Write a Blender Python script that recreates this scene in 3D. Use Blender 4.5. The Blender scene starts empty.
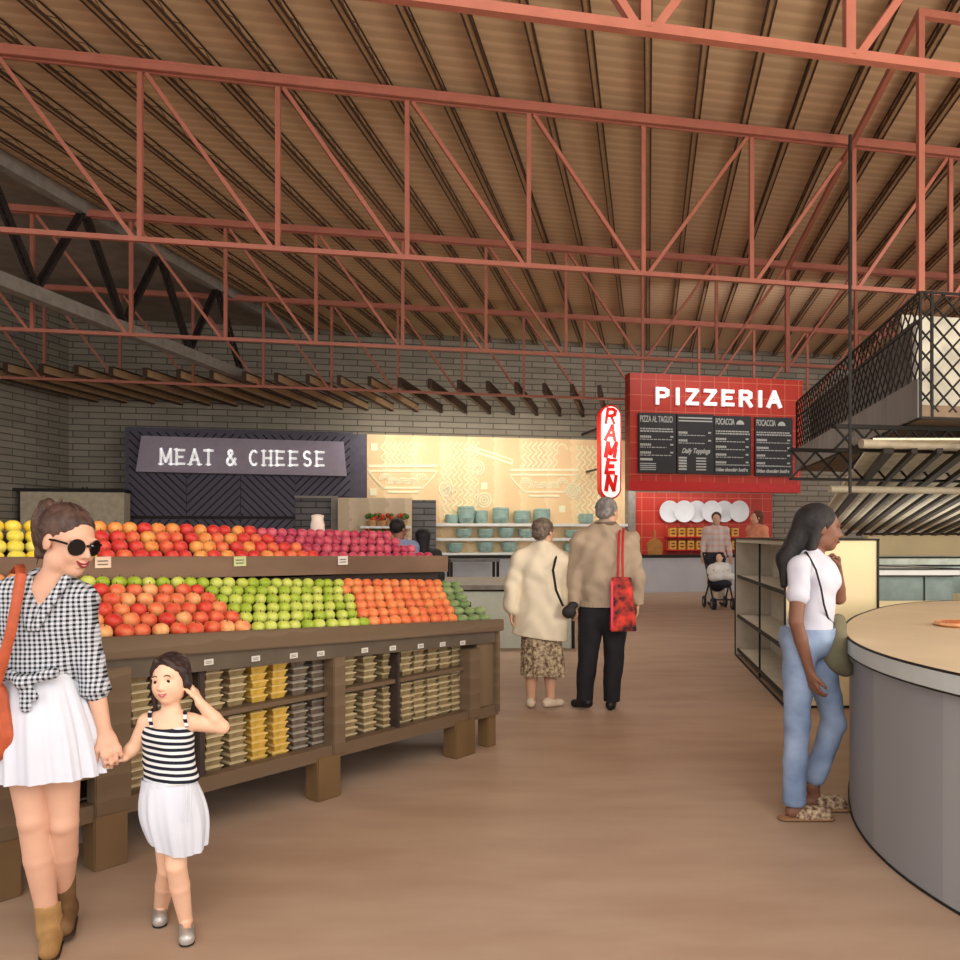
import bpy, bmesh, math, random
import numpy as np
from mathutils import Vector, Matrix
random.seed(7)
SC = bpy.context.scene
COL = SC.collection
V3 = Vector
CAMZ, HY, FPX = 1.5, 535.0, 800.0
KU, KV = 0.21, 0.20          # building axes: joists run along (KU,1), trusses along (1,KV)
D0 = 21.4                    # distance of the back wall on the axis

def at(px, py, Y):
    return V3(((px-480)/FPX*Y, Y, CAMZ+(HY-py)/FPX*Y))
def lin(c):
    return tuple(((v/255)/12.92 if v/255 <= .04045 else ((v/255+.055)/1.055)**2.4) for v in c)

# ---------------------------------------------------------------- materials
MATS = {}
def nodes(name):
    m = bpy.data.materials.new(name); m.use_nodes = True
    nt = m.node_tree; b = nt.nodes['Principled BSDF']
    return m, nt, b
def mat(name, c, rough=.6, metal=0, var=.12, scale=8, bump=0, c2=None, emit=0, alpha=1, stretch=None):
    if name in MATS: return MATS[name]
    m, nt, b = nodes(name)
    L = nt.links.new
    tc = nt.nodes.new('ShaderNodeTexCoord')
    src = tc.outputs['Object']
    if stretch:
        mp = nt.nodes.new('ShaderNodeMapping'); mp.inputs['Scale'].default_value = stretch
        L(src, mp.inputs['Vector']); src = mp.outputs['Vector']
    n = nt.nodes.new('ShaderNodeTexNoise'); n.inputs['Scale'].default_value = scale; n.inputs['Detail'].default_value = 4
    L(src, n.inputs['Vector'])
    r = nt.nodes.new('ShaderNodeValToRGB')
    a = lin(c); bb = lin(c2) if c2 else tuple(min(1, v*(1+var)) for v in a)
    a2 = a if c2 else tuple(v*(1-var) for v in a)
    r.color_ramp.elements[0].color = (*a2, 1); r.color_ramp.elements[1].color = (*bb, 1)
    r.color_ramp.elements[0].position = .35; r.color_ramp.elements[1].position = .65
    L(n.outputs['Fac'], r.inputs['Fac']); L(r.outputs['Color'], b.inputs['Base Color'])
    b.inputs['Roughness'].default_value = rough; b.inputs['Metallic'].default_value = metal
    b.inputs['Specular IOR Level'].default_value = .3
    if alpha < 1:
        b.inputs['Alpha'].default_value = alpha
    if emit:
        L(r.outputs['Color'], b.inputs['Emission Color']); b.inputs['Emission Strength'].default_value = emit
    if bump:
        bp = nt.nodes.new('ShaderNodeBump'); bp.inputs['Strength'].default_value = bump; bp.inputs['Distance'].default_value = .02
        L(n.outputs['Fac'], bp.inputs['Height']); L(bp.outputs['Normal'], b.inputs['Normal'])
    MATS[name] = m
    return m
def brickmat(name, c, c2, mortar, w=.6, h=.2, ms=.012, rough=.85, offset=.5, axes='xz', squash=1, noise=True):
    m, nt, b = nodes(name); L = nt.links.new
    tc = nt.nodes.new('ShaderNodeTexCoord'); sp = nt.nodes.new('ShaderNodeSeparateXYZ'); cb = nt.nodes.new('ShaderNodeCombineXYZ')
    L(tc.outputs['Object'], sp.inputs[0])
    L(sp.outputs['XYZ'.index(axes[0].upper())], cb.inputs[0]); L(sp.outputs['XYZ'.index(axes[1].upper())], cb.inputs[1])
    br = nt.nodes.new('ShaderNodeTexBrick')
    br.inputs['Scale'].default_value = 1; br.inputs['Brick Width'].default_value = w; br.inputs['Row Height'].default_value = h
    br.inputs['Mortar Size'].default_value = ms; br.inputs['Color1'].default_value = (*lin(c), 1); br.inputs['Color2'].default_value = (*lin(c2), 1)
    br.inputs['Mortar'].default_value = (*lin(mortar), 1); br.offset = offset; br.inputs['Mortar Smooth'].default_value = .1
    L(cb.outputs[0], br.inputs['Vector'])
    out = br.outputs['Color']
    if noise:
        n = nt.nodes.new('ShaderNodeTexNoise'); n.inputs['Scale'].default_value = 1.3; n.inputs['Detail'].default_value = 5
        L(tc.outputs['Object'], n.inputs['Vector'])
        mx = nt.nodes.new('ShaderNodeMix'); mx.data_type = 'RGBA'; mx.blend_type = 'OVERLAY'; mx.inputs[0].default_value = .25
        L(out, mx.inputs[6]); L(n.outputs['Fac'], mx.inputs[7]); out = mx.outputs[2]
    L(out, b.inputs['Base Color']); b.inputs['Roughness'].default_value = rough; b.inputs['Specular IOR Level'].default_value = .2
    bp = nt.nodes.new('ShaderNodeBump'); bp.inputs['Strength'].default_value = .4; bp.inputs['Distance'].default_value = .01; bp.invert = True
    L(br.outputs['Fac'], bp.inputs['Height']); L(bp.outputs['Normal'], b.inputs['Normal'])
    MATS[name] = m
    return m
def wavemat(name, c, c2, direction=(0, 1, 0), freq=10, duty=.5, rough=.7, bump=.3, two=None, noise=0, soft=.05, rot=None):
    """stripes across a direction of object space; two = second direction -> woven checks"""
    m, nt, b = nodes(name); L = nt.links.new
    tc = nt.nodes.new('ShaderNodeTexCoord'); src = tc.outputs['Object']
    def stripe(d):
        dp = nt.nodes.new('ShaderNodeVectorMath'); dp.operation = 'DOT_PRODUCT'; dp.inputs[1].default_value = d
        L(src, dp.inputs[0])
        v = dp.outputs['Value']
        if noise:
            nn = nt.nodes.new('ShaderNodeTexNoise'); nn.inputs['Scale'].default_value = 6
            L(src, nn.inputs['Vector'])
            ad = nt.nodes.new('ShaderNodeMath'); ad.operation = 'MULTIPLY_ADD'; ad.inputs[1].default_value = noise
            L(nn.outputs['Fac'], ad.inputs[0]); L(v, ad.inputs[2]); v = ad.outputs[0]
        mu = nt.nodes.new('ShaderNodeMath'); mu.operation = 'MULTIPLY'; mu.inputs[1].default_value = freq; L(v, mu.inputs[0])
        fr = nt.nodes.new('ShaderNodeMath'); fr.operation = 'FRACT'; L(mu.outputs[0], fr.inputs[0])
        ra = nt.nodes.new('ShaderNodeValToRGB')
        ra.color_ramp.elements[0].position = max(0, duty-soft); ra.color_ramp.elements[1].position = duty
        L(fr.outputs[0], ra.inputs['Fac'])
        return ra.outputs['Color']
    f = stripe(direction)
    if two:
        g = stripe(two)
        a = nt.nodes.new('ShaderNodeMath'); a.operation = 'ADD'; L(f, a.inputs[0]); L(g, a.inputs[1])
        h = nt.nodes.new('ShaderNodeMath'); h.operation = 'MULTIPLY'; h.inputs[1].default_value = .5; L(a.outputs[0], h.inputs[0]); f = h.outputs[0]
    r = nt.nodes.new('ShaderNodeValToRGB'); r.color_ramp.elements[0].color = (*lin(c), 1); r.color_ramp.elements[1].color = (*lin(c2), 1)
    L(f, r.inputs['Fac']); L(r.outputs['Color'], b.inputs['Base Color'])
    b.inputs['Roughness'].default_value = rough; b.inputs['Specular IOR Level'].default_value = .2
    if bump:
        bp = nt.nodes.new('ShaderNodeBump'); bp.inputs['Strength'].default_value = bump; bp.inputs['Distance'].default_value = .01
        L(f, bp.inputs['Height']); L(bp.outputs['Normal'], b.inputs['Normal'])
    MATS[name] = m
    return m

# ---------------------------------------------------------------- objects
MW = {}     # world matrices by object name
def setm(o, M, parent=None):
    if parent is not None:
        o.parent = parent; o.matrix_local = MW[parent.name].inverted() @ M
    else:
        o.matrix_world = M; o.matrix_basis = M
    MW[o.name] = M
def tag(o, label=None, cat=None, group=None, kind=None):
    if label: o['label'] = label
    if cat: o['category'] = cat
    if group: o['group'] = group
    if kind: o['kind'] = kind
    return o
def thing(name, label, cat, loc, rz=0, group=None, kind=None):
    o = bpy.data.objects.new(name, None); COL.objects.link(o); o.empty_display_size = .1
    setm(o, Matrix.Translation(V3(loc)) @ Matrix.Rotation(rz, 4, 'Z'))
    return tag(o, label, cat, group, kind)
def link_mesh(name, me, material, parent=None, M=None):
    """me is in world coords; M (world matrix of the new object) defaults to the parent's"""
    o = bpy.data.objects.new(name, me); COL.objects.link(o)
    if M is None: M = MW[parent.name] if parent is not None else Matrix.Identity(4)
    me.transform(M.inverted())
    mats = material if isinstance(material, (list, tuple)) else [material]
    for m in mats: me.materials.append(m)
    setm(o, M, parent)
    return o
def copy_tree(o, M, label=None, group=None):
    c = o.copy(); COL.objects.link(c); c.matrix_world = M; c.matrix_basis = M; MW[c.name] = M
    if label: c['label'] = label
    if group: c['group'] = group
    for ch in [x for x in o.children]:
        d = ch.copy(); COL.objects.link(d); d.parent = c
        for g in [x for x in ch.children]:
            e = g.copy(); COL.objects.link(e); e.parent = d
    return c
def frame(x, y, ang, z=0):
    return Matrix.Translation((x, y, z)) @ Matrix.Rotation(ang, 4, 'Z')
ID = Matrix.Identity(4)
class MB:
    def __init__(s, M=ID): s.v = []; s.f = []; s.m = []; s.M = M; s.mi = 0
    def add(s, vs, fs):
        o = len(s.v); s.v += [tuple(v) for v in vs]
        for f in fs: s.f.append(tuple(i+o for i in f)); s.m.append(s.mi)
        return s
    def box(s, x0, x1, y0, y1, z0, z1):
        return s.hexa([(x0,y0,z0),(x1,y0,z0),(x1,y1,z0),(x0,y1,z0),(x0,y0,z1),(x1,y0,z1),(x1,y1,z1),(x0,y1,z1)])
    def hexa(s, p):
        return s.add(p, [(3,2,1,0),(4,5,6,7),(0,1,5,4),(1,2,6,5),(2,3,7,6),(3,0,4,7)])
    def bar(s, a, b, w, h=None, up=(0,0,1), ext=0):
        a, b = V3(a), V3(b); h = h or w
        d = (b-a).normalized(); a = a-d*ext; b = b+d*ext
        u = V3(up)
        if abs(d.dot(u)) > .99: u = V3((0, 1, 0)) if abs(d.y) < .9 else V3((1, 0, 0))
        r = d.cross(u).normalized()*w/2; t = r.cross(d).normalized()*h/2
        return s.hexa([a-r-t, a+r-t, a+r+t, a-r+t, b-r-t, b+r-t, b+r+t, b-r+t])
    def tube(s, pts, r, n=8, cap=True, flat=None):
        pts = [V3(p) for p in pts]; N = len(pts)
        rs = r if isinstance(r, (list, tuple)) else [r]*N
        vs = []; prev = None
        for i, p in enumerate(pts):
            d = (pts[min(i+1, N-1)]-pts[max(i-1, 0)]).normalized()
            if prev is None:
                u = V3((0, 0, 1)) if abs(d.z) < .9 else V3((1, 0, 0))
                a = d.cross(u).normalized()
            else:
                a = (prev-d*prev.dot(d)).normalized()
            prev = a; b = d.cross(a)
            for k in range(n):
                t = 2*math.pi*k/n; vs.append(p+(a*math.cos(t)+b*math.sin(t)*(flat or 1))*rs[i])
        fs = [(i*n+k, i*n+(k+1) % n, (i+1)*n+(k+1) % n, (i+1)*n+k) for i in range(N-1) for k in range(n)]
        if cap: fs += [tuple(range(n))[::-1], tuple((N-1)*n+k for k in range(n))]
        return s.add(vs, fs)
    def lathe(s, prof, c=(0,0,0), n=24, axis='z'):
        vs = []; fs = []
        for r, z in prof:
            for k in range(n):
                t = 2*math.pi*k/n
                q = (r*math.cos(t), r*math.sin(t), z) if axis == 'z' else (r*math.cos(t), z, r*math.sin(t))
                vs.append((c[0]+q[0], c[1]+q[1], c[2]+q[2]))
        for i in range(len(prof)-1):
            for k in range(n): fs.append((i*n+k, i*n+(k+1) % n, (i+1)*n+(k+1) % n, (i+1)*n+k))
        fs += [tuple(range(n))[::-1], tuple((len(prof)-1)*n+k for k in range(n))]
        return s.add(vs, fs)
    def prism(s, pts, y0, y1):
        """pts (x,z) polygon extruded in y"""
        n = len(pts)
        vs = [(p[0], y0, p[1]) for p in pts]+[(p[0], y1, p[1]) for p in pts]
        return s.add(vs, [tuple(range(n)), tuple(range(2*n-1, n-1, -1))]+[(i, i+n, (i+1) % n+n, (i+1) % n) for i in range(n)])
    def zprism(s, pts, z0, z1):
        n = len(pts)
        z0s = z0 if isinstance(z0, (list, tuple)) else [z0]*n; z1s = z1 if isinstance(z1, (list, tuple)) else [z1]*n
        vs = [(p[0], p[1], z0s[i]) for i, p in enumerate(pts)]+[(p[0], p[1], z1s[i]) for i, p in enumerate(pts)]
        return s.add(vs, [tuple(range(n))[::-1], tuple(range(n, 2*n))]+[(i, (i+1) % n, (i+1) % n+n, i+n) for i in range(n)])
    def mesh(s, name, bevel=0, smooth=False):
        me = bpy.data.meshes.new(name); me.from_pydata(s.v, [], s.f)
        for p, mi in zip(me.polygons, s.m): p.material_index = mi
        bm = bmesh.new(); bm.from_mesh(me)
        bmesh.ops.recalc_face_normals(bm, faces=bm.faces)
        if bevel: bmesh.ops.bevel(bm, geom=list(bm.edges), offset=bevel, segments=2, affect='EDGES', clamp_overlap=True)
        bm.to_mesh(me); bm.free()
        if smooth:
            for p in me.polygons: p.use_smooth = True
            try: me.set_sharp_from_angle(angle=math.radians(40))
            except Exception: pass
        me.transform(s.M)
        return me
    def build(s, name, material, parent=None, M=None, bevel=0, smooth=False):
        if parent is None and M is None: M = s.M
        return link_mesh(name, s.mesh(name, bevel, smooth), material, parent, M)

# ---------------------------------------------------------------- distance-field figures
class Field:
    def __init__(s): s.p = []; s.cuts = []
    def cone(s, a, b, ra, rb, k=.02, flat=None, op=1):
        s.p.append(('c', np.array(a, float), np.array(b, float), ra, rb, k, flat, op)); return s
    def ball(s, c, r, k=.02, op=1): return s.cone(c, V3(c)+V3((0,0,1e-4)), r, r, k, None, op)
    def ell(s, c, r, R=None, k=.02, op=1):
        s.p.append(('e', np.array(c, float), np.array(r, float), np.array(R if R is not None else np.eye(3), float), None, k, None, op)); return s
    def cut(s, p, n): s.cuts.append((np.array(p, float), np.array(V3(n).normalized(), float))); return s
    def mesh(s, name, h, fold=None):
        lo = np.full(3, 1e9); hi = -lo
        for q in s.p:
            if q[7] < 0: continue
            if q[0] == 'c':
                r = max(q[3], q[4]); lo = np.minimum(lo, np.minimum(q[1], q[2])-r); hi = np.maximum(hi, np.maximum(q[1], q[2])+r)
            else:
                r = q[2].max(); lo = np.minimum(lo, q[1]-r); hi = np.maximum(hi, q[1]+r)
        lo -= 3*h+.01; hi += 3*h+.01
        n = np.ceil((hi-lo)/h).astype(int)+1
        ax = [lo[i]+h*np.arange(n[i]) for i in range(3)]
        D = np.full(tuple(n), .1, np.float32)
        for q in s.p:
            k = q[5]
            if q[0] == 'c':
                r = max(q[3], q[4]); a = np.minimum(q[1], q[2])-r; b = np.maximum(q[1], q[2])+r
            else:
                r = q[2].max(); a = q[1]-r; b = q[1]+r
            mgn = k+.03
            i0 = np.maximum(((a-mgn-lo)/h).astype(int), 0); i1 = np.minimum(((b+mgn-lo)/h).astype(int)+2, n)
            if (i1 <= i0).any(): continue
            sl = tuple(slice(i0[i], i1[i]) for i in range(3))
            X, Y, Z = np.meshgrid(ax[0][sl[0]], ax[1][sl[1]], ax[2][sl[2]], indexing='ij', sparse=False)
            P = np.stack([X, Y, Z], -1)
            if q[0] == 'c':
                A, B = q[1], q[2]; P = P-A; ba = B-A
                fl = q[6]
                if fl is not None:
                    fa = np.array(fl[0]); c = P@fa; P = P+(c*(1/fl[1]-1))[..., None]*fa
                    cb = ba@fa; ba = ba+cb*(1/fl[1]-1)*fa
                t = np.clip((P@ba)/max(ba@ba, 1e-12), 0, 1)
                d = np.linalg.norm(P-t[..., None]*ba, axis=-1)-(q[3]+(q[4]-q[3])*t)
                if fl is not None: d = d*(.5+.5*fl[1])
            else:
                P = (P-q[1])@q[3]
                k0 = np.linalg.norm(P/q[2], axis=-1); k1 = np.linalg.norm(P/(q[2]**2), axis=-1)+1e-9
                d = k0*(k0-1)/k1
            E = D[sl]
            if q[7] > 0:
                hh = np.clip(.5+.5*(E-d)/k, 0, 1); D[sl] = E*(1-hh)+d*hh-k*hh*(1-hh)
            else:
                hh = np.clip(.5-.5*(E+d)/k, 0, 1); D[sl] = E*(1-hh)+(-d)*hh+k*hh*(1-hh)
        if fold or s.cuts:
            X, Y, Z = np.meshgrid(*ax, indexing='ij', sparse=True)
        if fold:
            amp, fr = fold
            D += amp*(np.sin(X*fr*1.3+2*np.sin(Z*fr*.45))*np.sin(Y*fr+1.7*np.sin(Z*fr*.6+1)+Z*fr*.3)+.6*np.sin(Z*fr*.9+3*np.sin(X*fr*.5)+Y*fr*.7))
        for p, nn in s.cuts:
            D = np.maximum(D, (X-p[0])*nn[0]+(Y-p[1])*nn[1]+(Z-p[2])*nn[2])
        return nets(name, D.astype(np.float32), lo, h)
def nets(name, D, lo, h):
    D = D.copy()
    D[0] = D[-1] = .05; D[:, 0] = D[:, -1] = .05; D[:, :, 0] = D[:, :, -1] = .05
    S = D < 0
    c = [(i, j, k) for i in (0, 1) for j in (0, 1) for k in (0, 1)]
    def sub(A, o): return A[o[0]:A.shape[0]-1+o[0], o[1]:A.shape[1]-1+o[1], o[2]:A.shape[2]-1+o[2]]
    cnt = sum(sub(S, o).astype(np.int8) for o in c)
    M = (cnt > 0) & (cnt < 8)
    idx = np.full(M.shape, -1, np.int64); I = np.argwhere(M); idx[M] = np.arange(len(I))
    acc = np.zeros((len(I), 3)); num = np.zeros(len(I))
    for o in c:
        for axn in range(3):
            if o[axn]: continue
            o2 = list(o); o2[axn] = 1
            a = D[tuple((I+np.array(o)).T)]; b = D[tuple((I+np.array(o2)).T)]
            m = (a < 0) != (b < 0)
            t = np.where(m, a/np.where(m, a-b, 1), 0)
            p = np.tile(np.array(o, float), (len(I), 1)); p[:, axn] = t
            acc[m] += p[m]; num[m] += 1
    verts = (I+acc/np.maximum(num, 1)[:, None])*h+lo
    faces = []
    for axn in range(3):
        A = S; sl0 = [slice(1, -1)]*3; sl0[axn] = slice(0, -1); sl1 = list(sl0); sl1[axn] = slice(1, None)
        a = A[tuple(sl0)]; b = A[tuple(sl1)]
        for flip, mm in ((0, a & ~b), (1, ~a & b)):
            E = np.argwhere(mm)
            if not len(E): continue
            off = np.ones(3, int); off[axn] = 0; E = E+off
            u, w = [(1, 2), (2, 0), (0, 1)][axn]
            def q(du, dw):
                F = E.copy(); F[:, u] -= du; F[:, w] -= dw; return idx[tuple(F.T)]
            f = np.stack([q(1, 1), q(0, 1), q(0, 0), q(1, 0)], 1)
            faces.append(f[:, ::-1] if flip else f)
    F = np.concatenate(faces)
    F = F[(F >= 0).all(1)]
    me = bpy.data.meshes.new(name)
    me.vertices.add(len(verts)); me.vertices.foreach_set('co', verts.astype(np.float32).ravel())
    me.loops.add(F.size); me.loops.foreach_set('vertex_index', F.astype(np.int32).ravel())
    me.polygons.add(len(F)); me.polygons.foreach_set('loop_start', np.arange(0, F.size, 4, dtype=np.int32))
    me.update(calc_edges=True); me.validate()
    me.polygons.foreach_set('use_smooth', np.ones(len(me.polygons), bool))
    return me
def fbuild(F, name, h, material, parent, fold=None):
    """field given in the parent's local coordinates"""
    me = F.mesh(name, h, fold); me.transform(MW[parent.name])
    return link_mesh(name, me, material, parent)
# ================================================================ materials of the place
m_floor = mat('polished_floor', (182,156,134), .5, scale=1.2, c2=(170,142,120), stretch=(1,3,1))
m_deck = wavemat('roof_deck', (226,198,164), (212,182,148), (-.2057,.9786,0), 5.5, .5, .7, .25, soft=.3)
m_soffit = mat('plain_ceiling', (150,140,130), .9, scale=3)
m_salmon = mat('salmon_steel', (176,108,90), .5, scale=6, var=.06)
m_joist = mat('joist_steel', (70,50,38), .6, scale=6, var=.1)
m_jface = mat('joist_wood', (176,146,112), .7, scale=10, var=.1)
m_dark = mat('dark_steel', (45,38,36), .5)
m_grey = mat('grey_steel', (140,134,126), .6)
m_black = mat('black_edge', (32,28,25), .6)
m_brick = brickmat('grey_brick', (156,148,134), (140,133,120), (98,92,82), .72, .155, .014)
m_brick2 = brickmat('side_brick', (156,148,134), (140,133,120), (98,92,82), .72, .155, .014, axes='yz')
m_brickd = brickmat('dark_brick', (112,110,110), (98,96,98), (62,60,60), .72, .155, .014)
m_white = mat('white_paint', (235,235,230), .5, var=.03)
m_lgrey = mat('pale_counter', (188,190,196), .5, var=.05, scale=2)
m_wood = wavemat('pale_wood', (255,226,182), (246,212,164), (1,0,0), 1.4, .5, .5, .05, noise=.35, soft=.45)
m_woodg = wavemat('dull_wood', (216,196,168), (200,180,152), (1,0,0), 2.2, .5, .6, .05, noise=.3, soft=.45)
m_mural = mat('mural_line', (255,250,214), .5, var=.02, emit=0)
m_red = brickmat('red_tile', (190,62,48), (182,56,44), (206,106,84), .36, .36, .010, .4, 0)
m_redp = mat('red_paint', (196,36,32), .4, var=.05)
m_chA = wavemat('chevron_left', (36,33,42), (90,86,100), (.707,0,.707), 7.0, .28, .6, .3, soft=.1)
m_chB = wavemat('chevron_right', (36,33,42), (90,86,100), (-.707,0,.707), 7.0, .28, .6, .3, soft=.1)
m_slate = mat('slate_paint', (84,80,94), .6)
m_signb = mat('sign_mauve', (158,148,164), .5, var=.04)
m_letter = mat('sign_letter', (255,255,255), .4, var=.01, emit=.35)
m_rletter = mat('red_letter', (210,34,32), .4, var=.02, emit=.15)
m_board = mat('menu_slate', (52,52,54), .6, var=.06)
m_chalk = mat('chalk', (188,188,184), .7, var=.02)
m_cream = mat('cream_panel', (236,218,172), .6, var=.04, scale=2)
m_beige = mat('beige_shelf', (196,186,168), .7, var=.06)
m_glass = mat('case_glass', (150,168,164), .15, alpha=.75)
m_teal = mat('teal_glaze', (158,186,178), .35, var=.1)
m_plate = mat('plate_white', (228,230,234), .35, var=.02)
AV = math.atan(KV)
FW = frame(0, D0, AV)
FWi = FW.inverted()
def wl(px, py, e=0):
    t = (px-480)/FPX; Y = (D0-e*math.sqrt(1+KV*KV))/(1-KV*t)
    q = FWi @ V3((t*Y, Y, CAMZ+(HY-py)/FPX*Y)); return q.x, q.z
def wbox(mb, px0, px1, py0, py1, e, th=.05, z0=None):
    """box on the wall frame whose FRONT face covers the pixel rectangle, e metres before the wall"""
    a, _ = wl(px0, py0, e); b, _ = wl(px1, py0, e); m = (px0+px1)/2
    zt = wl(m, py0, e)[1]; zb = wl(m, py1, e)[1] if z0 is None else z0
    return mb.box(a, b, -e, -e+th, zb, zt)
def wroot(name, label, cat, px, e, group=None, z=0):
    s, _ = wl(px, HY, e); q = FW @ V3((s, -e, z))
    return thing(name, label, cat, q, AV, group)

# ================================================================ shell
H = 6.83
fl = MB(); fl.box(-22, 24, -6, 34, -.1, 0); tag(fl.build('floor', m_floor), kind='structure')
def uline(x94, Y):          # x of a joist line at distance Y; x94 where it meets the second truss
    return x94+KU*(Y-(9.4+KV*x94))
def ceil_poly(xa, xb, Y0):
    return [(uline(xa, Y0), Y0), (uline(xb, Y0), Y0), (uline(xb, 30), 30), (uline(xa, 30), 30)]
c = MB(); c.zprism(ceil_poly(-7.3, 16, -1.5), H-.04, H+.08); tag(c.build('ceiling', m_deck), kind='structure')
c = MB(); c.zprism(ceil_poly(-20, -7.3, -1.5), H-.04, H+.08); tag(c.build('ceiling_side_bay', m_soffit), kind='structure')
w = MB(FW); w.box(-16, 20, 0, .3, 0, H+.05); tag(w.build('wall_back', m_brick), kind='structure')
w = MB(frame(-13, 5, -math.atan(KU))); w.box(-.3, 0, -2, 16, 0, H); tag(w.build('wall_left', m_brick2), kind='structure')

# roof joists
for k in range(-14, 16):
    x = 2.06+.63*k
    mb = MB(); Ya = 1.2; 
    # far end at the back wall
    Yb = (D0+KV*(x-KU*(9.4+KV*x)))/(1-KV*KU)-.05
    P = lambda Y, dx, z: (uline(x, Y)+dx, Y, z)
    for dx in (-.036, .036): mb.bar(P(Ya, dx, 6.665), P(Yb, dx, 6.665), .018, .03)
    mb.bar(P(Ya, 0, 6.775), P(Yb, 0, 6.775), .05, .02)
    mb.mi = 1; mb.bar(P(Ya, 0, 6.668), P(Yb, 0, 6.668), .054, .012); mb.bar(P(Ya, 0, 6.72), P(Yb, 0, 6.72), .03, .09); mb.mi = 0
    n = int((Yb-Ya)/.42)
    for i in range(n):
        y0 = Ya+i*(Yb-Ya)/n; y1 = Ya+(i+1)*(Yb-Ya)/n; ym = (y0+y1)/2
        mb.bar(P(y0, 0, 6.675), P(ym, 0, 6.765), .04, .008); mb.bar(P(ym, 0, 6.765), P(y1, 0, 6.675), .04, .008)
    o = mb.build('roof_joist', [m_joist, m_jface], M=Matrix.Translation(P(Ya, 0, 6.64)))
    side = 'left of' if k < 0 else 'right of'
    tag(o, 'slender open web steel joist running under the tan deck to the brick wall', 'joist', 'roof joists under the deck')

# salmon trusses
TR = {4.85: 'salmon steel truss nearest the camera, only its bottom chord and some webs in view',
      9.4: 'full salmon steel truss crossing the whole picture, second from the camera',
      13.9: 'salmon brown truss behind the second one, third from the camera',
      18.2: 'darkest farthest steel truss whose bottom chord carries the short rafters'}
for Y0, lab in TR.items():
    xc = 2.0+KU*(Y0-9.4); j0, j1 = (-12 if Y0 > 18 else -8 if Y0 > 13 else -7), 7
    P = lambda X, z, d=0: (X, Y0+KV*X+d, z)
    xa, xb = xc+1.42*j0, xc+1.42*j1
    root = thing('roof_truss', lab, 'truss', P(xc, 0), AV)
    s = .075 if Y0 < 6 else .062
    t = MB()
    for d in (-.045, .045): t.bar(P(xa, 6.565, d), P(xb, 6.565, d), .035, .075)
    t.bar(P(xa, 6.615, 0), P(xb, 6.615, 0), .13, .03)
    t.build('top_chord', m_salmon, root)
    t = MB(); t.bar(P(xa, 4.70), P(xb, 4.70), .06, s*.85); t.build('bottom_chord', m_salmon, root)
    for j in range(j0, j1+1):
        X = xc+1.42*j
        t = MB(); t.bar(P(X, 4.7), P(X, 6.5), s*.85); t.build('web_post', m_salmon, root)
        if j < j1:
            t = MB()
            if j < 0: t.bar(P(X+.06, 6.5), P(X+1.36, 4.7), s*.7)
            else: t.bar(P(X+.06, 4.7), P(X+1.36, 6.5), s*.7)
            t.build('web_diagonal', m_salmon, root)

# edge truss along the joists, at the left
P = lambda Y, z, d=0: (-6.6+KU*(Y-11)+d, Y, z)
root = thing('edge_truss', 'grey truss with dark zigzag webs closing the deck at its left edge', 'truss', P(8, 0), -math.atan(KU))
t = MB(); t.bar(P(4, 6.66), P(19.9, 6.66), .16, .22); t.build('top_chord', m_grey, root)
t = MB(); t.bar(P(4, 5.0), P(18.2, 5.0), .2, .2); t.build('bottom_chord', m_grey, root)
ys = [9.7+1.95*i for i in range(5)]
for y in ys:
    for d in (-.98, .98):
        if y+d > 18.3: continue
        t = MB(); t.bar(P(y, 5.08, -.04), P(y+d, 6.64, -.04), .05); t.bar(P(y, 5.08, .04), P(y+d, 6.64, .04), .05)
        n = 14
        for i in range(n): t.bar(P(y+d*(i+.5)/n, 5.08+1.56*(i+.5)/n, -.06), P(y+d*(i+.5)/n, 5.08+1.56*(i+.5)/n, .06), .03)
        t.build('web_diagonal', m_dark, root)

# short rafters resting on the farthest truss and the brick wall
for i in range(-8, 13):
    X = -2.73+.64*(i-3)-.3
    Ya = 18.05+KV*X-.25; Xb = X+KU*3.5; Yb = D0+KV*Xb-.05
    mb = MB(); a = V3((X, Ya, 4.83)); b = V3((Xb, Yb, 4.83))
    mb.bar(a, b, .06, .16, ext=0); mb.mi = 1
    off = V3((.05, 0, 0))
    for dz in (-.09, .09): mb.bar(a+V3((0,0,dz)), b+V3((0,0,dz)), .085, .03)
    mb.bar(a-V3((0,.02,.1)), a+V3((0,-.02,.1)), .085, .03)
    o = mb.build('canopy_rafter', [m_jface if i < 5 else m_joist, m_joist], M=Matrix.Translation(a-V3((0,0,.1))))
    tag(o, 'short steel rafter in the low row spanning from truss to brick wall', 'rafter', 'low rafters before the brick wall')

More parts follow.
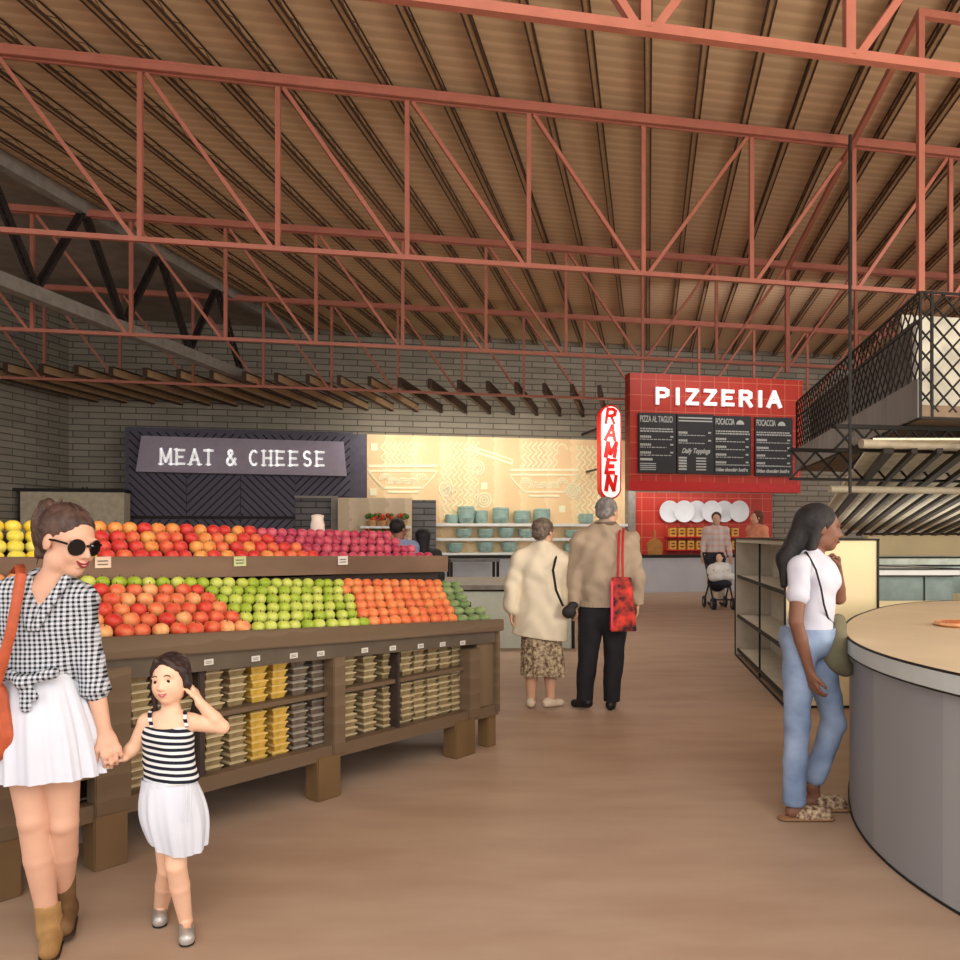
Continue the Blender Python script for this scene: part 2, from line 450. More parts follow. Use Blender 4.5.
# ================================================================ lettering from strokes
def arc(cx, cy, rx, ry, a0, a1, n=8):
    return [(cx+rx*math.cos(math.radians(a0+(a1-a0)*i/n)), cy+ry*math.sin(math.radians(a0+(a1-a0)*i/n))) for i in range(n+1)]
GL = {
 'P': [[(.08,0),(.08,1)], [(.08,.95),(.6,.95),(.85,.85),(.85,.58),(.6,.48),(.08,.48)]],
 'I': [[(.5,0),(.5,1)]],
 'Z': [[(.08,.93),(.88,.93),(.1,.07),(.92,.07)]],
 'E': [[(.1,0),(.1,1)], [(.1,.93),(.88,.93)], [(.1,.5),(.72,.5)], [(.1,.07),(.88,.07)]],
 'R': [[(.08,0),(.08,1)], [(.08,.95),(.6,.95),(.85,.85),(.85,.6),(.6,.5),(.08,.5)], [(.5,.5),(.9,0)]],
 'A': [[(.02,0),(.5,1),(.98,0)], [(.22,.33),(.78,.33)]],
 'M': [[(.06,0),(.08,1),(.5,.18),(.92,1),(.94,0)]],
 'T': [[(.5,0),(.5,1)], [(.05,.93),(.95,.93)]],
 'C': [arc(.52,.5,.42,.46,50,310,10)],
 'H': [[(.12,0),(.12,1)], [(.88,0),(.88,1)], [(.12,.5),(.88,.5)]],
 'S': [arc(.5,.73,.34,.23,30,250,8)+arc(.5,.27,.36,.23,90,-150,8)],
 'N': [[(.1,0),(.1,1),(.88,0),(.88,1)]],
 '&': [[(.95,.05),(.25,.72)]+arc(.42,.8,.18,.17,200,-20,6)+[(.2,.42)]+arc(.4,.25,.3,.23,150,330,6)+[(.9,.45)]],
}
def glyphs(mb, text, x0, x1, z0, z1, y, depth, w, serif=0, slant=0, rise=0, gap=.35, rough=0):
    """text between x0..x1; z at x0 is z0..z1, rise = z change over the width"""
    widths = {'I': .45, ' ': .5, 'M': 1.15, '&': 1.05}
    tot = sum(widths.get(ch, 1) for ch in text)+gap*(len(text)-1); u = (x1-x0)/tot; x = x0
    hgt = z1-z0
    for ch in text:
        cw = widths.get(ch, 1)*u; dz = rise*(x+cw/2-x0)/(x1-x0)
        for st in GL.get(ch, []):
            if ch == 'I': st = [(.5, p[1]) for p in st]
            pts = [V3((x+p[0]*cw+slant*p[1]*hgt, y, z0+dz+p[1]*hgt)) for p in st]
            for a, b in zip(pts, pts[1:]):
                mb.bar(a, b, w*(1+rough*random.uniform(-.35, .35)), depth, up=(0, 1, 0), ext=w*.3)
            if serif:
                for q, p in ((pts[0], pts[1]), (pts[-1], pts[-2])):
                    v = (q-p).normalized()
                    if abs(v.z) > .55 and min(abs(q.z-z0-dz), abs(q.z-z1-dz)) < .02*hgt:
                        zz = -w*.3 if v.z > 0 else w*.3
                        mb.bar(q+V3((-serif, 0, zz)), q+V3((serif, 0, zz)), depth, w*.6)
        x += cw+gap*u

# ================================================================ meat & cheese stall
e = .9
root = wroot('butcher_stall', 'dark slate stall front with chevron boards at the back wall, beside the pale ramen wall', 'stall', 240, e)
mb = MB(FW); wbox(mb, 125, 353, 429.5, 600, e, .85, 0); wbox(mb, 353, 367, 434, 600, e, .85, 0)
mb.build('stall_body', m_slate, root)
for i, (a, b) in enumerate([(129,186),(186.6,240.3),(240.9,294.6),(295.2,350)]):
    for (t, bo) in ([(432+i*1.3, 516)] if i < 3 else [(436, 496)]):
        mb = MB(FW); wbox(mb, a, b, t, bo, e+.04, .04)
        o = mb.build('chevron_panel', m_chA if i % 2 == 0 else m_chB, root)
    if i < 3:
        mb = MB(FW); wbox(mb, a, b, 519.5, 560, e+.04, .04); mb.build('chevron_panel', m_chB if i % 2 == 0 else m_chA, root)
mb = MB(FW); wbox(mb, 129, 295, 516, 519, e+.05, .05); mb.build('ledge', m_black, root)
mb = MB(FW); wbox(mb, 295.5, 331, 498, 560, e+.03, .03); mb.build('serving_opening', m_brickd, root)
mb = MB(FW); wbox(mb, 294.5, 332, 495.8, 498, e+.08, .08); wbox(mb, 331, 338, 496, 560, e+.1, .1); mb.build('opening_frame', m_grey, root)
q = [wl(135.7,471.5,e+.3), wl(346.8,476,e+.3), wl(343.6,441.7,e+.3), wl(141.4,435.7,e+.3)]
mb = MB(FW); mb.prism(q, -e-.3, -e-.04); sg = mb.build('sign_board', m_signb, root)
mb = MB(FW)
a = wl(160, 464.5, e+.32); b = wl(325, 466.5, e+.32)
glyphs(mb, 'MEAT & CHEESE', a[0], b[0], a[1], a[1]+.37, -e-.315, .03, .05, serif=.06, rise=b[1]-a[1], gap=.4)
mb.build('lettering', m_letter, sg)
tag(root, 'dark slate stall with chevron boards and white MEAT & CHEESE lettering at the back wall', 'stall')

# pale low cabinet left of it
mb = MB(FW); wbox(mb, 10, 124, 491, 560, 1.6, .9, 0)
root = wroot('low_cabinet', 'pale beige cabinet block left of the dark butcher stall', 'cabinet', 65, 1.6)
mb = MB(FW); wbox(mb, 18, 124, 492, 560, 1.6, .6, 0); mb.build('cabinet_body', mat('beige_box', (190,178,154), .7), root)
mb = MB(FW); wbox(mb, 8, 125, 488.5, 491.5, 1.62, .65); wbox(mb, 18, 19.5, 491, 560, 1.64, .04, 0); wbox(mb, 8, 9.5, 491, 560, 1.64, .04, 0); wbox(mb, 82, 83, 487, 491, 1.64, .04); wbox(mb, 86, 87, 487, 491, 1.64, .04); mb.build('edge_frame', m_black, root)

# ================================================================ ramen wall with its mural
e = .35
root = wroot('ramen_wall_panel', 'brightly lit pale wood wall panel with noodle bowl line mural behind the ramen counter', 'wall panel', 500, e)
mb = MB(FW); wbox(mb, 367, 629, 437.5, 600, e, .33, 0); mb.build('wood_panel', m_wood, root)
lx = lambda px: wl(px, 500, e)[0]; lz = lambda py, px=500: wl(px, py, e)[1]
def strip(mb, pts, w):
    pts = [V3((wl(p[0], p[1], e)[0], -e-.012, wl(p[0], p[1], e)[1])) for p in pts]
    for a, b in zip(pts, pts[1:]): mb.bar(a, b, w*1.15, .02, up=(0, 1, 0), ext=w*.2)
def bowl(cx, y):
    mb = MB(FW)
    strip(mb, [(cx-34, y), (cx+34, y)], .06); strip(mb, [(cx-34, y+5), (cx+34, y+5)], .04)
    L = [(cx-34+1.0*i*1.2, y+5+ (i/12)**.8*17) for i in range(13)]
    strip(mb, L, .04); strip(mb, [(2*cx-p[0], p[1]) for p in L], .04)
    strip(mb, [(cx-20, y+22), (cx+20, y+22)], .04); strip(mb, [(cx-15, y+26), (cx+15, y+26)], .05)
    for k in range(-2, 3):
        for r in (6, 4, 2): strip(mb, [(cx+k*9+r*math.cos(t*math.pi/6), y+18-(abs(k) == 2)*4-r*math.sin(t*math.pi/6)) for t in range(7)], .025)
    return mb
def wav(mb, xs, y0, y1, A=2.2, per=10):
    for x in xs:
        n = int((y1-y0)/1.6)
        strip(mb, [(x+A*math.sin((y0+(y1-y0)*i/n)*2*math.pi/per), y0+(y1-y0)*i/n) for i in range(n+1)], .03)
for cx, y in ((403, 466), (544, 470)):
    mb = bowl(cx, y); wav(mb, [cx-20+5.2*i for i in range(7)], 442, y-1); 
    strip(mb, [(cx+18+5*math.cos(t*.5), 450-6*math.sin(t*.5)) for t in range(8)], .03)
    mb.build('bowl_drawing', m_mural, root)
mb = MB(FW); wav(mb, [444+5.4*i for i in range(7)], 442, 515); mb.build('noodle_drawing', m_mural, root)
mb = MB(FW); wav(mb, [578+5.4*i for i in range(5)], 446, 520); mb.build('noodle_drawing', m_mural, root)
mb = MB(FW)
for cx, cy in ((477, 468), (446, 489), (573, 491), (484, 500)):
    for r in (7, 4.4, 2): strip(mb, [(cx+r*math.cos(t*math.pi/7), cy+r*math.sin(t*math.pi/7)) for t in range(15)], .035)
mb.build('narutomaki_drawing', m_mural, root)
mb = MB(FW); strip(mb, [(466, 449), (512, 464)], .05); strip(mb, [(470, 446), (512, 460), (512, 464)], .04); mb.build('chopstick_drawing', m_mural, root)
mb = MB(FW)
for cx, cy in ((374, 447), (373, 492), (484, 486), (562, 509), (427, 512), (455, 545), (540, 548)):
    strip(mb, [(cx-2, cy), (cx+2, cy)], .16)
mb.build('sparkle_drawing', m_mural, root)

# shelves of bowls
SH = [(523.5, 1.5), (538, 1.5), (552.5, 2)]
eb = .75
for i, (y, th) in enumerate(SH):
    mb = MB(FW); wbox(mb, 436, 628, y, y+3+(i == 2), eb, .4)
    o = mb.build('wall_shelf', m_white, M=FW @ Matrix.Translation((wl(530, y, eb)[0], -eb+.4, wl(530, y, eb)[1])), bevel=.01)
    tag(o, ['white wall shelf on the ramen wall, topmost of three', 'white wall shelf on the ramen wall, middle of three', 'white wall shelf on the ramen wall, lowest of three'][i], 'shelf')
def bowl_mb(w, h, tall):
    mb = MB(); r = w/2
    pr = [(r*.5, 0), (r*.62, .02), (r*.85, h*.3), (r*.97, h*.65), (r, h), (r*.95, h), (r*.9, h*.65), (r*.75, h*.3), (r*.3, h*.12)]
    if tall: pr = [(r*.7, 0), (r*.92, h*.12), (r, h*.4), (r, h*.75), (r*.93, h), (r*.87, h), (r*.93, h*.7), (r*.9, h*.3), (r*.3, h*.1)]
    mb.lathe(pr, n=24)
    for z in (.3, .5, .7, .85): mb.lathe([(r*(.99 if tall else .8+.22*z), z*h), (r*(1.02 if tall else .84+.22*z), z*h+.012), (r*(.99 if tall else .8+.22*z), z*h+.024)], n=24)
    return mb.mesh('ceramic_bowl', smooth=True)
BW = [(0,453,13,9,1),(0,467.5,17,17,1),(0,483,13,13,1),(0,502.5,17,16,1),(0,524,17,13,1),(0,544,17,15,1),(0,588.5,15,10,1),
      (1,465,17,9,0),(1,487,17,9,0),(1,508,17,10,0),(1,528,17,9,0),(1,575,17,8,0),
      (2,456,17,9,0),(2,487,17,10,0),(2,511,17,10,0),(2,573,16,9,0)]
rows = ['top', 'middle', 'lowest']; cnt = [0, 0, 0]
nm = {0: ['small cup-shaped bowl at the left end', 'tallest rounded bowl', 'medium bowl right of the tallest one', 'tall straight bowl standing alone', 'shorter bowl beside the tall ones', 'tall bowl above the grey-haired woman', 'bowl near the blade sign'],
      1: ['first bowl from the left end', 'second bowl from the left end', 'third bowl from the left end', 'fourth bowl from the left end', 'last bowl, between the two elderly shoppers'],
      2: ['first bowl from the left end', 'second bowl from the left end', 'third bowl from the left end', 'last bowl, between the two elderly shoppers']}
for r, px, w, h, tall in BW:
    em = eb-.2; sc = (D0-em)/FPX
    me = bowl_mb(w*sc, h*sc, tall)
    s, z = wl(px, SH[r][0], eb); y = -eb+.2
    o = bpy.data.objects.new('ceramic_bowl', me); COL.objects.link(o); me.materials.append(m_teal)
    setm(o, FW @ Matrix.Translation((s, y, z+.002)))
    tag(o, 'teal ridged %s of the %s ramen shelf' % (nm[r][cnt[r]], rows[r]), 'bowl', 'teal bowls on the ramen shelves'); cnt[r] += 1

# ramen counter and table
root = wroot('ramen_counter', 'pale grey counter base below the white ramen shelves', 'counter', 530, 1.5)
mb = MB(FW); wbox(mb, 436, 628, 558, 600, 1.5, .7, 0); mb.build('counter_body', m_lgrey, root)
mb = MB(FW); wbox(mb, 434, 629, 555.5, 558, 1.6, .8); mb.build('counter_top', m_black, root)
root = wroot('side_table', 'black framed bench table in front of the pale ramen counter', 'table', 475, 2.6)
mb = MB(FW); wbox(mb, 451, 500, 559, 562, 2.6, .5); mb.build('table_top', mat('greytop', (120,118,118), .5), root)
for px in (451.5, 498):
    for d in (0, .45):
        s = wl(px, 560, 2.6)[0]; mb = MB(FW); mb.box(s-.03, s+.03, -2.6+d, -2.55+d, 0, wl(475, 562, 2.6)[1]); mb.build('leg', m_black, root)

# narrow brick pier and wood panel with produce shelves
mb = MB(FW); wbox(mb, 412.5, 436, 500, 600, 1.0, .6, 0)
o = mb.build('brick_pier', m_brickd, M=FW @ Matrix.Translation((wl(424,500,1.)[0], -.5, 0))); tag(o, 'narrow dark grey brick pier left of the ramen shelves', 'pier')
root = wroot('wood_partition', 'dull vertical wood panel partition with small produce shelves', 'partition', 375, 1.4)
mb = MB(FW); wbox(mb, 338, 412, 498, 600, 1.4, .25, 0); mb.build('panel', m_woodg, root)
for y in (526, 540, 554):
    mb = MB(FW); wbox(mb, 360, 411, y, y+2.4, 1.7, .3); mb.build('shelf', m_white, root)
m_leaf = mat('herb_leaf', (84,112,52), .7, var=.3, scale=40)
m_pep = mat('pepper_red', (196,76,44), .4, var=.2, scale=20); m_pot = mat('bundle_tan', (196,150,104), .7)
def bunch(seed):
    rnd = random.Random(seed); mb = MB(); mb.mi = 2; mb.lathe([(.08, 0), (.12, .04), (.13, .12), (.1, .14)], n=12)
    for i in range(9):
        mb.mi = rnd.choice([0, 0, 1, 1]); x, y, z = rnd.uniform(-.12, .12), rnd.uniform(-.08, .08), rnd.uniform(.13, .27); r = rnd.uniform(.04, .07)
        mb.lathe([(r*math.sin(t*math.pi/6)+.002, -r*math.cos(t*math.pi/6)+0) for t in range(7)], (x, y, z), 9)
    return mb.mesh('vegetable_pot', smooth=True)
pm = [bunch(i) for i in range(3)]
for me in pm: 
    for m in (m_leaf, m_pep, m_pot): me.materials.append(m)
prow = ['top', 'middle', 'bottom']; pw = ['first', 'second', 'third', 'fourth']
for r, y in enumerate((526, 540, 554)):
    for k, px in enumerate((372, 382, 392, 403)):
        s, z = wl(px, y, 1.7); o = bpy.data.objects.new('vegetable_pot', pm[(r+k) % 3]); COL.objects.link(o)
        setm(o, FW @ Matrix.Translation((s, -1.55, z+.002)) @ Matrix.Rotation(k*1.3, 4, 'Z'))
        tag(o, 'small pot of peppers and herbs, %s from the left on the %s partition shelf' % (pw[k], prow[r]), 'plant', 'pots on the partition shelves')

# ================================================================ pizzeria
ep = 3.9
e = ep
root = wroot('pizzeria_stall', 'red tiled pizzeria front with white PIZZERIA letters over a pale counter', 'stall', 700, e)
mb = MB(FW)
q = [wl(630,490,e), wl(800.5,493,e), wl(803,380.5,e), wl(630,372.5,e)]
mb.prism(q, -e, -e+.3); hd = mb.build('sign_fascia', m_red, root)
q = [wl(629.5,490,e+.03), wl(800.5,493,e+.03), wl(800.8,484.5,e+.03), wl(629.5,480.5,e+.03)]
mb = MB(FW); mb.prism(q, -e-.03, -e+.0); mb.build('red_band', m_redp, hd)
mb = MB(FW); a = wl(656, 404.5, e+.04); b = wl(780, 408, e+.04)
glyphs(mb, 'PIZZERIA', a[0], b[0], a[1]+.02, a[1]+.37, -ep-.05, .06, .078, rise=b[1]-a[1], gap=.42)
mb.build('lettering', m_letter, hd)
m_txt = m_chalk
def text_mesh(s, size, x, y, z, bold=0, shear=0, width=None):
    cu = bpy.data.curves.new('t', 'FONT'); cu.body = s; cu.size = size; cu.extrude = .004; cu.offset = bold; cu.shear = shear
    o = bpy.data.objects.new('t', cu); COL.objects.link(o)
    bpy.context.view_layer.update()
    me = bpy.data.meshes.new_from_object(o.evaluated_get(bpy.context.evaluated_depsgraph_get()))
    bpy.data.objects.remove(o)
    xs = [v.co.x for v in me.vertices]; k = (width/(max(xs)-min(xs))) if width else 1
    vs = [(x+(v.co.x-min(xs))*k, y-v.co.z, z+v.co.y) for v in me.vertices]; fs = [tuple(p.vertices) for p in me.polygons]
    bpy.data.meshes.remove(me)
    return vs, fs
BD = [(638.6,675.8,412.7,472.6),(677,713.6,413.8,473.4),(714.2,751,415.6,474.5),(755,792.5,417,475.8)]
rnd = random.Random(3)
for i, (x0, x1, y0, y1) in enumerate(BD):
    br = thing('menu_board', ['black chalk menu board under PIZZERIA, leftmost, headed PIZZA AL TAGLIO', 'black chalk menu board under PIZZERIA, second from left, with Daily Toppings script',
               'black chalk menu board under PIZZERIA headed FOCACCIA, third from left', 'black chalk menu board under PIZZERIA headed FOCACCIA, rightmost and set apart'][i], 'menu board',
               FW @ V3((wl((x0+x1)/2, y1, e)[0], -e-.03, wl((x0+x1)/2, y1, e)[1])), AV, 'chalk menu boards')
    mb = MB(FW); q = [wl(x0,y1,e+.05), wl(x1,y1+.8,e+.05), wl(x1,y0+.8,e+.05), wl(x0,y0,e+.05)]; mb.prism(q, -e-.06, -e-.005); mb.build('slate', m_board, br)
    X0, ZB = wl(x0+1.5, y1, e+.06); X1, _ = wl(x1-1.5, y1, e+.06); ZT = wl(x0, y0, e+.06)[1]; Hh = ZT-ZB; W_ = X1-X0
    hb = MB(FW); tb = MB(FW); yy = -e-.064
    head = ['PIZZA AL TAGLIO', '', 'FOCACCIA', 'FOCACCIA'][i]
    if head: hb.add(*text_mesh(head, .2, X0, yy, ZT-.2, .003, width=W_*(.95 if i == 0 else .55)))
    else:
        for r in range(2): hb.box(X0, X1, yy-.004, yy, ZT-.1-.07*r, ZT-.07-.07*r)
    if i >= 2:      # little bread mark
        hb.mi = 0; cx = X0+W_*.72; hb.prism([(cx+.1*math.cos(t*math.pi/8), ZT-.19+.1*math.sin(t*math.pi/8)) for t in range(9)], yy-.004, yy)
    # rows of small writing, one heading and two fine lines each
    z = ZT-.34; stop = ZB+(.5 if i == 1 else .42 if i == 0 else .3)
    if i == 1: stop = ZB+.72
    for r in range(2 if i != 1 else 0):
        x = X0
        while x < X1-.03:
            w_ = rnd.uniform(.03, .08); tb.box(x, min(x+w_, X1), yy-.003, yy, z-.03, z); x += w_+.015
        z -= .055
    while z > stop:
        z -= .06; wd = rnd.uniform(.22, .3)*W_/.9; x = X0
        while x < X0+wd: 
            tb.box(x, x+.035, yy-.004, yy, z-.05, z); x += .045
        tb.box(X1-.1, X1-.03, yy-.004, yy, z-.035, z)
        for r in range(1):
            z -= .075; x = X0; en = X1-rnd.uniform(0, .25)*W_
            while x < en: w_ = rnd.uniform(.03, .09); tb.box(x, min(x+w_, en), yy-.003, yy, z-.018, z); x += w_+.02
        z -= .045
    if i == 0:
        tb.box(X0, X0+.3, yy-.004, yy, ZB+.28, ZB+.33)
        for r in range(4): tb.box(X0, X0+.38, yy-.003, yy, ZB+.2-.045*r, ZB+.22-.045*r)
    if i == 1:
        hb.add(*text_mesh('Daily Toppings', .16, X0+.08, yy, ZB+.47, .004, .4, width=W_*.85))
        for r in range(5):
            tb.box(X0, X0+.2, yy-.004, yy, ZB+.34-.065*r, ZB+.38-.065*r); tb.box(X1-.4, X1-.15, yy-.003, yy, ZB+.34-.065*r, ZB+.37-.065*r)
    if i >= 2:
        tb.box(X0, X1, yy-.003, yy, ZB+.22, ZB+.235)
        hb.add(*text_mesh('Urban chocolate bottles', .11, X0, yy, ZB+.08, .004, .3, width=W_*.95))
    hb.build('heading_writing', m_chalk, br); tb.build('fine_writing', m_chalk, br)
ew = 0.5
mb = MB(FW); wbox(mb, 635.5, 772, 493, 600, ew, .48, 0); mb.build('tiled_wall', m_red, root)
mb = MB(FW); wbox(mb, 628.5, 635.5, 440, 600, ew+.1, .5, 0); mb.build('side_pier', m_grey, root)
mb = MB(FW); wbox(mb, 633, 760, 557.5, 589.5, 1.4, .7, 0); mb.build('counter_body', m_lgrey, root)
mb = MB(FW); wbox(mb, 631, 762, 555, 557.5, 1.45, .8); mb.build('counter_top', m_black, root)
for k, px in enumerate((670, 683.5, 697, 711, 724.5, 738.5)):
    s, z = wl(px, 511.4, ew+.1); r = 11.4/FPX*21
    mb = MB(); mb.lathe([(r*.15, .0), (r*.6, -.005), (r*.75, -.03), (r*.97, -.055), (r, -.06), (r*.97, -.045), (r*.72, -.0), (r*.55, .02), (.01, .02)], n=36, axis='y')
    o = bpy.data.objects.new('wall_plate', mb.mesh('wall_plate', smooth=True)); COL.objects.link(o); o.data.materials.append(m_plate)
    y = -ew-.07-.004-(k % 2)*.0-.085*(5-k)*.0-.012*k
    setm(o, FW @ Matrix.Translation((s, -ew-.03-.06*(k % 2), z)))
    tag(o, 'large round white plate on the red tile, %s of six from the left' % ['first', 'second', 'third', 'fourth', 'fifth', 'last'][k], 'plate', 'white plates on the red tile wall')
m_box = mat('tin_gold', (214,160,72), .4, var=.1, scale=20); m_lab = mat('tin_label', (120,60,30), .5)
words = ['first', 'second', 'third', 'fourth', 'fifth', 'sixth', 'seventh', 'eighth']
for r, py in enumerate((536.5, 549.5)):
    mb = MB(FW); wbox(mb, 668, 745, py, py+1.2, ew+.25, .25)
    o = mb.build('wall_ledge', m_redp, M=FW @ Matrix.Translation((wl(706, py, ew)[0], -ew, wl(706, py, ew)[1]))); tag(o, 'thin red ledge under the %s row of golden tins' % ('upper', 'lower')[r], 'shelf')
    for k in range(8):
        px = 674+8.9*k; s, z = wl(px, py, ew+.25)
        mb = MB(); mb.box(-.095, .095, -.07, .07, 0, .245); mb.mi = 1
        mb.lathe([(.01, -.082), (.07, -.082), (.07, -.07)], (0, 0, .12), 14, 'y'); mb.mi = 0; mb.box(-.075, .075, -.084, -.082, .10, .14)
        mb.mi = 1; mb.box(-.1, .1, -.075, .075, .235, .25)
        o = mb.build('food_tin', [m_box, m_lab], M=FW @ Matrix.Translation((s, -ew-.12, z+.001)) ) if False else None
        me = mb.mesh('food_tin'); o = bpy.data.objects.new('food_tin', me); COL.objects.link(o); me.materials.append(m_box); me.materials.append(m_lab)
        setm(o, FW @ Matrix.Translation((s, -ew-.13, z+.001)))
        tag(o, 'square golden food tin, %s from the left in the %s row on red tile' % (words[k], ('upper', 'lower')[r]), 'tin', 'golden tins in the pizzeria')
s, z = wl(655, 555, 1.0)
mb = MB(); R = .2
pts = [(-.2,0),(.2,0),(.22,.3),(.12,.4),(.03,.44),(.03,.66),(-.03,.66),(-.03,.44),(-.12,.4),(-.22,.3)]
mb.prism(pts, -.02, .02)
o = bpy.data.objects.new('pizza_peel', mb.mesh('pizza_peel', bevel=.006)); COL.objects.link(o); o.data.materials.append(mat('peel_wood', (176,120,58), .5, var=.15))
setm(o, FW @ Matrix.Translation((s, -.98, z+.003))); tag(o, 'wooden serving board with a handle standing on the pizzeria counter', 'board')

# ================================================================ ramen blade sign
eR = 2.2
s0, zc = wl(610.7, 452, eR); sc = (D0-eR)/FPX; hw = 11.6*sc; hh = 48.7*sc
root = thing('blade_sign', 'vertical rounded white sign with red RAMEN letters left of the pizzeria', 'sign', FW @ V3((s0, -eR, zc-hh)), AV)
def pill(hw, hh): return [(s0+hw*math.cos(t), zc+(hh-hw if math.sin(t) >= 0 else -(hh-hw))+hw*math.sin(t)) for t in [2*math.pi*i/48 for i in range(48)]]
mb = MB(FW); mb.prism(pill(hw, hh), -eR, -eR+.22); mb.build('sign_rim', m_rletter, root)
mb = MB(FW); mb.prism(pill(hw*.84, hh-hw*.16), -eR-.02, -eR+.24); fc = mb.build('sign_face', mat('sign_white', (250,248,242), .4, var=.01, emit=.55), root)
for k, ch in enumerate('RAMEN'):
    mb = MB(FW); zb = zc+hh*.93-(k+1)*hh*.355+.06-hh*.02
    glyphs(mb, ch, s0-.16, s0+.10, zb, zb+.36, -eR-.035, .02, .085, slant=.16, gap=0, rough=.8); mb.build('letter', m_rletter, fc)
mb = MB(FW); mb.bar((s0, -eR+.11, zc+hh*.6), (s0, 0, zc+hh*.6), .05); mb.bar((s0, -eR+.11, zc-hh*.3), (s0, -.3, zc-hh*.3), .05); mb.build('bracket', m_dark, root)

# ================================================================ island counter behind the elderly pair
a, b = at(440, 590, 10.6), at(573, 590, 10.6)
root = thing('island_counter', 'low pale green island counter with grey top behind the elderly woman', 'counter', ((a.x+b.x)/2, 10.9, 0))
mb = MB(); mb.box(a.x, b.x, 10.6, 11.9, 0, .78); mb.build('counter_body', mat('pale_green', (206,212,196), .5, var=.04), root)
mb = MB(); mb.box(a.x-.6, b.x+.05, 10.5, 12.6, .78, .84); mb.build('counter_top', mat('grey_top', (136,130,122), .5), root)
mb = MB(); mb.box(a.x, b.x+.02, 10.57, 10.6, .755, .78); mb.box(b.x-.02, b.x+.02, 10.57, 10.6, 0, .78); mb.build('edge_line', m_black, root)

# ================================================================ gondola shelf with cream end
C0 = V3((2.65, 6.94, 0)); U = V3((.178, 1, 0)).normalized(); Vv = V3((1, KV*.0, 0)).normalized()
Lg, Wg, Hg = 3.1, .81, 1.46
root = thing('gondola_shelf', 'open shelf unit with a tall cream end panel beside the woman in jeans', 'shelf', C0)
G = lambda u, v, z: C0+U*u+Vv*v+V3((0, 0, z))
def gbox(mb, u0, u1, v0, v1, z0, z1): return mb.hexa([G(u0,v0,z0), G(u0,v1,z0), G(u1,v1,z0), G(u1,v0,z0), G(u0,v0,z1), G(u0,v1,z1), G(u1,v1,z1), G(u1,v0,z1)])
mb = MB(); gbox(mb, 0, .04, 0, Wg, 0, Hg); mb.build('end_panel', m_cream, root)
mb = MB(); gbox(mb, Lg-.04, Lg, 0, Wg, 0, Hg); mb.build('far_panel', m_beige, root)
mb = MB(); gbox(mb, .04, Lg-.04, .42, .46, 0, Hg-.03); mb.build('back_panel', m_beige, root)
for z in (.06, .16+.32, .55+.42):
    mb = MB(); gbox(mb, .04, Lg-.04, .03, .42, z, z+.03); sh = mb.build('shelf_board', m_beige, root)
    mb = MB(); gbox(mb, .04, Lg-.04, .012, .03, z, z+.035); mb.build('shelf_edge', m_black, sh)
mb = MB(); gbox(mb, .04, Lg-.04, .0, Wg, Hg-.05, Hg); mb.build('top_board', m_beige, root)
mb = MB(); t_ = .016
for u in (-.008, Lg-.01):
    for v in (-.006, Wg-.01): mb.bar(G(u, v, 0), G(u, v, Hg+.005), t_)
for v in (-.006, Wg-.01):
    for z in (.012, Hg): mb.bar(G(0, v, z), G(Lg, v, z), t_)
for u in (-.008, Lg-.01):
    for z in (.012, Hg): mb.bar(G(u, 0, z), G(u, Wg, z), t_)
for u in (1.5,): mb.bar(G(u, 0.03, 0), G(u, 0.03, Hg), t_)
mb.build('edge_frame', m_black, root)

# ================================================================ round counter
cc = V3((4.4, 4.0, 0))
def rr_(a):
    K = [(-180,2.53),(-172,2.6),(-160,2.70),(-130,2.75),(-90,2.75),(-45,2.75),(0,2.75),(45,2.75),(90,2.70),(105,2.66),(118.6,2.5),(130,2.37),(141.8,2.31),(160.5,2.34),(171,2.42),(180,2.53)]
    a = (a+180) % 360-180
    for (a0, r0), (a1, r1) in zip(K, K[1:]):
        if a0 <= a <= a1: t = (a-a0)/(a1-a0); return r0+(r1-r0)*t
rawr = [rr_(360*i/180) for i in range(180)]
smr = [sum(rawr[(i+j) % 180] for j in range(-5, 6))/11 for i in range(180)]
def ring_(d, z=None): 
    out = [(cc.x+(smr[i]+d)*math.cos(i*math.pi/90), cc.y+(smr[i]+d)*math.sin(i*math.pi/90)) for i in range(180)]
    return out if z is None else [(x, y, z) for x, y in out]
root = thing('round_counter', 'large round grey counter with a cream top in the near corner', 'counter', cc)
mb = MB(); mb.zprism(ring_(-.03), 0, .87); mb.build('counter_drum', wavemat('drum_boards', (158,158,160), (148,148,151), (.6,-.8,0), 2.2, .5, .55, .03, noise=.0, soft=.45), root, smooth=True)
mb = MB(); mb.zprism(ring_(0), .872, .952); mb.build('rim_band', mat('rim_white', (196,202,200), .5, var=.03), root, smooth=True)
mb = MB(); mb.zprism(ring_(-.012), .952, .958); mb.build('counter_top', mat('cream_top', (220,202,170), .5, var=.04, scale=2), root)
mb = MB()
for d, z in ((-.002, .955), (-.004, .872), (-.028, .006)):
    R_ = ring_(d, z); mb.tube(R_+[R_[0]], .006, 6, cap=False)
mb.build('edge_line', m_black, root)
q = at(962, 629, 4.75)
root = thing('flatbread', 'round orange flatbread lying on the cream counter top', 'food', (q.x, q.y, .958))
mb = MB(); mb.lathe([(.02, .0), (.13, .0), (.15, .012), (.14, .026), (.11, .02), (.02, .02)], (q.x, q.y, .959), 26); mb.build('crust', mat('crust_orange', (226,168,120), .6, var=.15, scale=30), root, smooth=True)
mb = MB(); mb.lathe([(.01, .0205), (.105, .0205), (.1, .026), (.01, .027)], (q.x, q.y, .959), 26); mb.build('topping', mat('topping_red', (214,130,84), .5, var=.3, scale=40), root)

